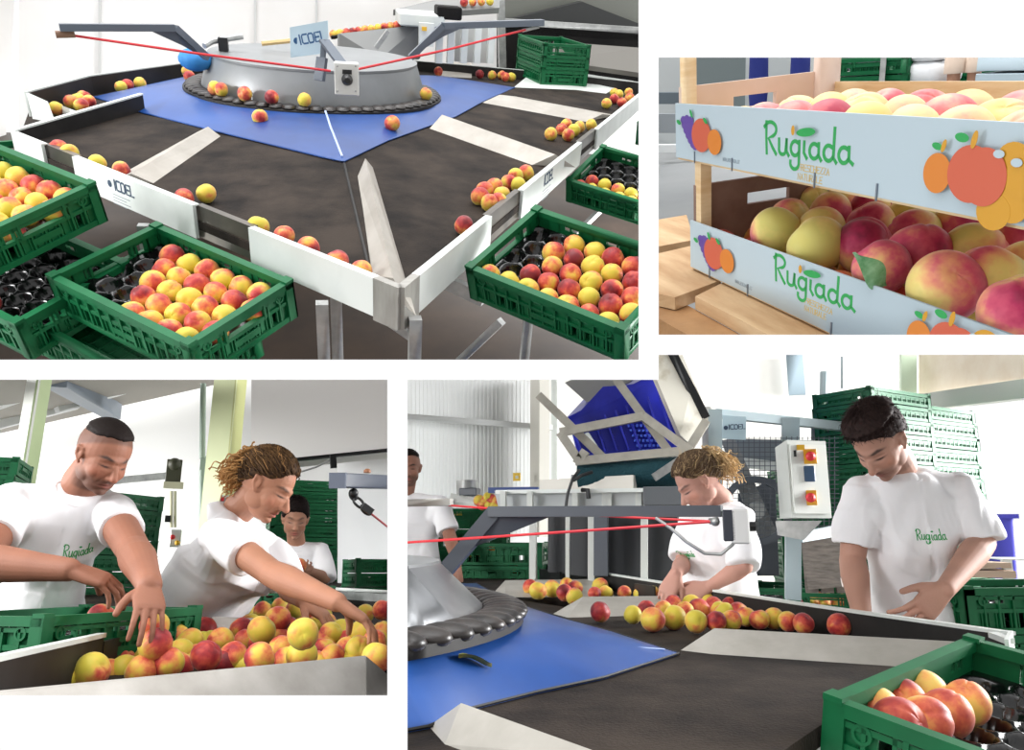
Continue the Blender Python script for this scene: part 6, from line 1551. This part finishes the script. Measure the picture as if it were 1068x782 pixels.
mb = MB(); mb.slab([b2, b2+dp, b3+dp, b3], .04); mb.slab([b4_, b4_+dp, b3+dp, b3], .04); part('side_wall', mb, M_bb, bnn, smooth=0, recalc=True)
for i in range(9):
    t = i/8; part('rib', MB().bar(D(598+t*88, 447-t*38, 4.30+t*.12), D(608+t*96, 474-t*10, 4.30+t*.12), .012, .03, (0, 1, 0)), M_bb, bnn)
vh = MB()
for i in range(7):
    for j in range(6): vh.box(D(656+i*4.3+j*2.2, 444+j*5.2, 4.38), (.013, .03, .013))
part('vent_grid', vh, mat('light_blue_plastic', '#4a6ae8', .5), bnn)
part('white_label', MB().slab([D(610, 452, 4.30), D(614, 451, 4.30), D(624, 466, 4.30), D(619, 467, 4.30)], .01), M_white, bnn, smooth=0)
# brush roller, sorter body
br4 = thing('brush_roller', 'dark teal brush roller across the intake line', 'roller', D(655, 500, 4.15))
mb = MB(); Q = (D(708, 494, 4.15)-D(602, 498, 4.15)); 
mb.tube([D(604, 497+0*i, 4.15).lerp(D(708, 492, 4.15), i/40) for i in range(41)], [.078+.004*rnd.random() for i in range(41)], 22); part('bristles', mb, mat('teal_bristles', '#0f3d46', .9, bump=.8, bscale=90), br4, smooth=60)
part('axle', MB().tube([D(596, 497.5, 4.15), D(712, 492, 4.15)], .014, 10), M_galv, br4)
part('lever', MB().bar(D(682, 498, 4.0), D(712, 478, 4.05), .02, .04), M_galv, br4)
sl = thing('intake_conveyor', 'grey ribbed intake conveyor with pale covers and dark panels below', 'conveyor', D(620, 600, 4.3))
part('side_plate', MB().slab([D(520, 512, 4.2), D(672, 511, 4.1), D(672, 529, 4.1), D(524, 529, 4.2)], .06), mat('conveyor_grey', '#b4b8b8', .5), sl, smooth=0)
for x in (525, 553, 600, 631, 635, 666): part('rib', MB().bar(D(x, 512, 4.05), D(x, 529, 4.05), .03, .03, (0, 1, 0)), M_cab, sl)
part('top_cover', MB().slab([D(567, 501, 4.2), D(664, 496, 4.1), D(664, 511, 4.1), D(567, 513, 4.2)], .06), mat('cover_cream', '#dcd8cf', .5), sl, smooth=0)
part('top_rail', MB().bar(D(518, 513, 4.1), D(672, 511, 4.0), .03, .02), M_white, sl)
part('drive_box', MB().bb(D(671, 527, 3.9), D(713, 509, 4.1)), mat('drive_grey', '#5c6064', .5), sl, bevel=.004)
part('blue_edge', MB().bb(D(509, 514, 4.3), D(563, 508, 4.35)), mat('navy_steel', '#2b4480', .5), sl)
part('handle', MB().tube([D(607, 511, 4.0), D(613, 511, 3.98), D(614, 520, 3.98)], .012, 8), M_black, sl)
part('dark_panel', MB().slab([D(574, 538, 4.3), D(708, 538, 4.2), D(708, 612, 4.2), D(574, 596, 4.3)], .04), mat('panel_black', '#26282c', .5), sl, smooth=0)
for x, w in ((556, .035), (592, .02), (617, .035), (672, .035)): part('leg', MB().bar(D(x, 528, 4.1), D(x, 612, 4.1), w, w, (0, 1, 0)), M_cab, sl)
part('leg', MB().bar(D(627, 536, 4.05), D(627, 600, 4.05), .07, .05, (0, 1, 0)), M_dgrey, sl)
part('hose', MB().tube([D(604, 490, 4.0), D(597, 500, 3.95), D(592, 515, 3.95), D(590, 530, 3.95)], .008, 8), M_black, sl); part('hose', MB().tube([D(618, 492, 3.98), D(606, 496, 3.98), D(598, 501, 3.95)], .009, 8), M_black, sl)
wg = thing('weighing_unit', 'small grey dosing motor unit by the white ribbed wall', 'machine', D(489, 540, 4.9))
part('motor', MB().tube([D(487, 501, 4.9), D(487, 520, 4.9)], .07, 16), M_galv, wg); part('head', MB().box(D(490, 513, 4.85), (.12, .1, .05)), M_dgrey, wg, bevel=.006); part('arm', MB().bar(D(478, 517, 4.85), D(496, 521, 4.85), .05, .03), M_galv, wg)
part('chute', MB().slab([D(472, 518, 4.9), D(500, 524, 4.7), D(522, 529, 4.5), D(500, 530, 4.6), D(470, 527, 4.8)], .03), M_cab, wg, smooth=0)
for i, (x, y) in enumerate(((500, 522), (506, 523), (512, 521), (517, 523), (509, 519), (515, 526), (503, 526), (510, 526))): peach(D(x, y, 4.5), 'tiny peach heaped on the chute by the white ribbed wall', 'peaches on the chute', 1.0, ME_peach_s)
# ---- hall
def wq(nm, pts, t, m): return struct(nm, MB().slab(pts, t), m, smooth=0)
wq('wall_left', [D(380, 350, 6.6), D(380, 640, 6.6), D(566, 640, 7.4), D(566, 350, 7.4)], .08, mat('ribbed_white', '#e9ebea', .5, col2='#e0e2e2', scale=.8))
rb = MB()
for i in range(34): x = 425+i*4.2; Y = 6.55+.8*(x-380)/186; rb.bar(D(x, 372, Y), D(x, 560, Y), .010, .003, (0, 1, 0))
struct('trim_4', rb, mat('rib_white', '#e9ebea', .5))
struct('trim_5', MB().bar(D(380, 431, 6.5), D(576, 446, 7.3), .05, .05), mat('rail_grey_white', '#d4d6d5', .5))
struct('trim_6', MB().slab([D(563, 350, 7.2), D(573, 350, 7.0), D(573, 560, 7.0), D(563, 560, 7.2)], .1), mat('jamb_beige', '#cfccc2', .5), smooth=0)
struct('trim_7', MB().slab([D(577, 350, 7.6), D(583, 350, 7.6), D(583, 520, 7.6), D(577, 520, 7.6)], .1), M_white, smooth=0)
wq('wall_back', [D(573, 340, 8.6), D(573, 640, 8.6), D(1010, 640, 8.6), D(1010, 340, 8.6)], .1, mat('wall_cream', '#f7f5ef', .6))
wq('wall_right', [D(958, 340, 6.8), D(958, 412, 6.8), D(1130, 393, 5.0), D(1130, 300, 5.0)], .1, mat('brick_cream', '#efe2cf', .7, col2='#e8d8c2', scale=6))
struct('trim_8', MB().bar(D(868, 432, 7.6), D(1130, 398, 5.0), .10, .12), mat('lintel_grey', '#cfcfc8', .5))
struct('trim_9', MB().slab([D(938, 340, 6.7), D(954, 340, 6.7), D(954, 414, 6.7), D(938, 414, 6.7)], .08), mat('post_pale_green', '#cfe0c4', .5), smooth=0)
w4 = struct('window_1', MB().bb(D(823, 412, 8.45), D(836, 360, 8.5)), mat('window_blue_grey', '#8fa0aa', .4)); 
single('wall_pipe', MB().tube([D(861, 388, 7.5), D(860, 430, 7.5), D(858, 440, 7.5)], .05, 10), M_fr, 'grey pipe coming down the wall left of the tallest stack', 'pipe')
single('door_track', MB().bar(D(878, 372, 5.6), D(878, 405, 5.6), .012, .012, (0, 1, 0)), M_fr, 'thin grey wire hanging down to the tallest stack', 'wire')
nt_ = thing('yellow_notice', 'small yellow notice on the white ribbed wall', 'notice', D(539, 497, 6.9)); part('plate', MB().bb(D(535, 501.5, 6.9), D(543, 493, 6.91)), mat('notice_yellow', '#e8c24a', .5), nt_); part('pictogram', MB().bb(D(537.5, 499, 6.88), D(540.5, 496, 6.885)), M_cab, nt_)
struct('floor', MB().slab([V((-6, .4, 0)), V((6, .4, 0)), V((6, 8.6, 0)), V((-6, 8.6, 0))], .05), mat('grey_concrete', '#8a8782', .6, col2='#77736c', scale=2))
PROTOS = [CRATE, CRATEF]
SKYTOP = 2.0
EXPO = 0.0
SKYBACK = .95
MAXP = 296
def area(name, R, loc, tgt, sx, sy, e, col=(1, 1, 1)):
    l = bpy.data.lights.new(name, 'AREA'); l.shape = 'RECTANGLE'; l.size = sx; l.size_y = sy; l.energy = e; l.color = col
    o = bpy.data.objects.new(name, l); C.objects.link(o); a = R.M @ V(loc); b = R.M @ V(tgt)
    o.location = a; o.rotation_euler = (b-a).to_track_quat('-Z', 'Y').to_euler()
def spot(name, R, loc, tgt, ang, rad, e):
    l = bpy.data.lights.new(name, 'SPOT'); l.energy = e; l.spot_size = math.radians(ang); l.spot_blend = .5; l.shadow_soft_size = rad
    o = bpy.data.objects.new(name, l); C.objects.link(o); a = R.M @ V(loc); b = R.M @ V(tgt)
    o.location = a; o.rotation_euler = (b-a).to_track_quat('-Z', 'Y').to_euler()
def LIGHTS():
    sun('sun', (.25, .75, -.75), .8, 25)
    area('side_light', R4, (4.3, 5.0, 2.6), (.3, 2.6, 1.0), 2.5, 2.5, 420)  # daylight from the window side at right
    area('wall_fill_light', R4, (7.0, 6.2, 2.4), (0, 8.6, 2.0), 2.5, 2.5, 1100)  # added to brighten the back wall, no lamp of the hall
    spot('side_light', R3, (-3.3, 2.0, 2.5), (-.2, 3.1, 1.1), 54, .7, 650)  # added fill on the workers, no window known on this side
    area('wall_fill_light', R3, (-7.0, 6.0, 2.4), (0, 8.6, 2.0), 2.5, 2.5, 1100)  # added from the left to whiten this back wall
    spot('side_light', R3, (-5.2, 3.2, 2.9), (1.2, 5.6, 2.0), 46, .7, 3600)  # added to lift the canopy and the back of the place, not a window
    area('overhead_fill_light', R1, (0.5, 3.6, 5.0), (0.3, 3.4, 1), 4, 2, 90)  # added overhead fill for the table, no lamp known there
    area('overhead_fill_light', R1, (-1, 5.6, 5.2), (-1, 8.2, 1.5), 4, 1.5, 170)  # unseen fill added to bring the back wall up to white
# =================================================================== put the places together, camera and light
bpy.context.view_layer.update()
CAMPOS = V((0, 0, R4.hc))
def plane(kind, v):
    if kind == 'l': n = V((F, -(v-CX), 0))
    if kind == 'r': n = -V((F, -(v-CX), 0))
    if kind == 'b': n = V((0, -(CY-v), F))            # keep above pixel row v
    if kind == 't': n = -V((0, -(CY-v), F))           # keep below pixel row v
    return (CAMM @ n).normalized()
PL = {R1: [plane('r', 666), plane('b', 375)], R2: [plane('l', 687), plane('b', 349), plane('t', 60)],
      R3: [plane('r', 404), plane('t', 396), plane('b', 725)], R4: [plane('l', 425), plane('t', 370)]}
NEAR = CAMM @ V((0, 1, 0))
def cut(bm, planes, MW, fill=True):
    inv = MW.inverted()
    o = inv @ CAMPOS
    for n in planes:
        nl = (MW.to_3x3().transposed() @ n).normalized()
        g = bmesh.ops.bisect_plane(bm, geom=bm.verts[:]+bm.edges[:]+bm.faces[:], plane_co=o, plane_no=nl, clear_inner=True, clear_outer=False, dist=1e-6)
        if fill:
            ed = [e for e in g['geom_cut'] if isinstance(e, bmesh.types.BMEdge) and len(e.link_faces) < 2]
            if ed:
                try: bmesh.ops.holes_fill(bm, edges=ed, sides=0)
                except Exception: pass
def allin(pts, n): return all((p-CAMPOS).dot(n) >= -1e-5 for p in pts)
def allout(pts, n): return all((p-CAMPOS).dot(n) <= 1e-5 for p in pts)
notchL, notchT = plane('l', 687), plane('t', 396)
for R in (R1, R2, R3, R4):
    pls = PL[R]
    def walk(o):
        for ch in list(o.children): walk(ch)
        if o.type != 'MESH':
            if not o.children: bpy.data.objects.remove(o)
            return
        MW = R.M @ o.matrix_world
        bb = [MW @ V(c) for c in o.bound_box]
        # things inside the notch of place 4 sit behind the corner of place 1
        if any(allout(bb, n) for n in pls): kill(o); return
        need = [n for n in pls if not allin(bb, n)]
        notch = R is R4 and not (allin(bb, notchL) or allin(bb, notchT))
        if notch and allout(bb, notchL) and allout(bb, notchT): kill(o); return
        if not need and not notch and allin(bb, NEAR): return
        bm = bmesh.new(); bm.from_mesh(o.data)
        cut(bm, [NEAR]+need, MW, True)
        if notch:
            b2 = bm.copy(); cut(bm, [notchT], MW, False)
            cut(b2, [-notchT, notchL], MW, False)
            me2 = bpy.data.meshes.new('x'); b2.to_mesh(me2); bm.from_mesh(me2); b2.free(); bpy.data.meshes.remove(me2)
        if not bm.faces: bm.free(); kill(o); return
        me = o.data.copy(); bm.to_mesh(me); bm.free(); o.data = me
    def kill(o):
        if o.children:
            par = o.parent
            o.data = bpy.data.meshes.new(o.name); 
        else: bpy.data.objects.remove(o)
    for o in list(R.objs): walk(o)
names = set(o.name for o in bpy.data.objects)
for R in (R1, R2, R3, R4):
    keep = []
    for o in R.objs:
        try: o.name
        except ReferenceError: continue
        keep.append(o)
    R.objs = keep
    for o in keep: o.matrix_world = R.M @ o.matrix_world
# the 300 peaches that show largest stay single, the rest become one mass
pe = [(o, R) for R in (R1, R2, R3, R4) for o in R.objs if o.name.startswith('peach')]
bpy.context.view_layer.update()
def shown(o):
    c = CAMM.transposed() @ (o.matrix_world.translation-CAMPOS); x = CX+F*c.x/c.y; y = CY-F*c.z/c.y
    k = o.scale.x*F/c.y*(.25 if 'low in' in o['label'] else 1)
    if not (-15 < x < 1083 and -15 < y < 797): k = 0
    return k
pe = sorted(pe, key=lambda t: -shown(t[0]))
rest = [t for t in pe[MAXP:] if shown(t[0]) > 0]; gone = [t for t in pe[MAXP:] if shown(t[0]) <= 0]
bm = bmesh.new()
for o, R in rest:
    n0 = len(bm.verts); bm.from_mesh(o.data); bm.verts.ensure_lookup_table()
    for v in bm.verts[n0:]: v.co = o.matrix_world @ v.co
me = bpy.data.meshes.new('peaches'); bm.to_mesh(me); bm.free()
for o, R in rest+gone: R.objs.remove(o); bpy.data.objects.remove(o)
M_mass = M_peach.copy(); M_mass.name = 'peach_skin_mass'; nt = M_mass.node_tree
oi = [n for n in nt.nodes if n.type == 'OBJECT_INFO'][0]; ge = nt.nodes.new('ShaderNodeNewGeometry')
for l in list(nt.links):
    if l.from_node == oi: t_ = l.to_socket; nt.links.remove(l); nt.links.new(ge.outputs['Random Per Island'], t_)
for l in list(nt.links):
    if l.to_node.type == 'MATH' and l.from_node.type == 'SEPXYZ': nt.links.remove(l)
for n in nt.nodes:
    if n.type == 'MATH' and n.operation == 'MULTIPLY_ADD': n.inputs[0].default_value = 0
me.materials.append(M_mass); me.polygons.foreach_set('use_smooth', [True]*len(me.polygons))
mass = bpy.data.objects.new('peaches', me); C.objects.link(mass); mass['kind'] = 'stuff'; mass['label'] = 'the smaller and farther peaches heaped in crates, on belts and conveyors'; mass['category'] = 'peaches'
# remove empty shells, prototypes
for o in list(PROTOS): 
    for ch in list(o.children):
        for g in list(ch.children): bpy.data.objects.remove(g)
        bpy.data.objects.remove(ch)
    bpy.data.objects.remove(o)

cam = bpy.data.cameras.new('camera'); co = bpy.data.objects.new('camera', cam); C.objects.link(co)
cam.sensor_width = 36; cam.lens = F/1068*36; cam.sensor_fit = 'HORIZONTAL'; cam.clip_start = .05
Rc = Matrix((CAMM @ V((1, 0, 0)), CAMM @ V((0, 0, 1)), CAMM @ V((0, -1, 0)))).transposed()
co.matrix_world = Matrix.Translation(CAMPOS) @ Rc.to_4x4()
bpy.context.scene.camera = co
# sky : an even white overcast, brighter overhead
w = bpy.data.worlds.new('sky'); bpy.context.scene.world = w; w.use_nodes = True; nt = w.node_tree; N = nt.nodes; L = nt.links
bg = N['Background']; tc = N.new('ShaderNodeTexCoord'); sp = N.new('ShaderNodeSeparateXYZ'); L.new(tc.outputs['Generated'], sp.inputs[0])
mr = N.new('ShaderNodeMapRange'); mr.inputs['From Min'].default_value = .55; mr.inputs['From Max'].default_value = .95; mr.inputs['To Min'].default_value = 1.02; mr.inputs['To Max'].default_value = SKYTOP
L.new(sp.outputs[2], mr.inputs[0])
mr2 = N.new('ShaderNodeMapRange'); mr2.inputs['From Min'].default_value = -.1; mr2.inputs['From Max'].default_value = .5; mr2.inputs['To Min'].default_value = SKYBACK; mr2.inputs['To Max'].default_value = 1.0
L.new(sp.outputs[1], mr2.inputs[0]); mu = N.new('ShaderNodeMath'); mu.operation = 'MULTIPLY'; L.new(mr.outputs[0], mu.inputs[0]); L.new(mr2.outputs[0], mu.inputs[1]); L.new(mu.outputs[0], bg.inputs['Strength']); bg.inputs[0].default_value = (1, 1, 1, 1)
def sun(name, d, e, ang, col=(1, 1, 1)):
    l = bpy.data.lights.new(name, 'SUN'); l.energy = e; l.angle = math.radians(ang); l.color = col
    o = bpy.data.objects.new(name, l); C.objects.link(o); o.rotation_euler = V(d).to_track_quat('-Z', 'Y').to_euler(); return o
LIGHTS()
vs = bpy.context.scene.view_settings; vs.view_transform = 'Standard'; vs.look = 'None'; vs.exposure = EXPO; vs.gamma = 1; vs.use_curve_mapping = False
sc = bpy.context.scene; sc.cycles.max_bounces = 6; sc.cycles.use_denoising = True
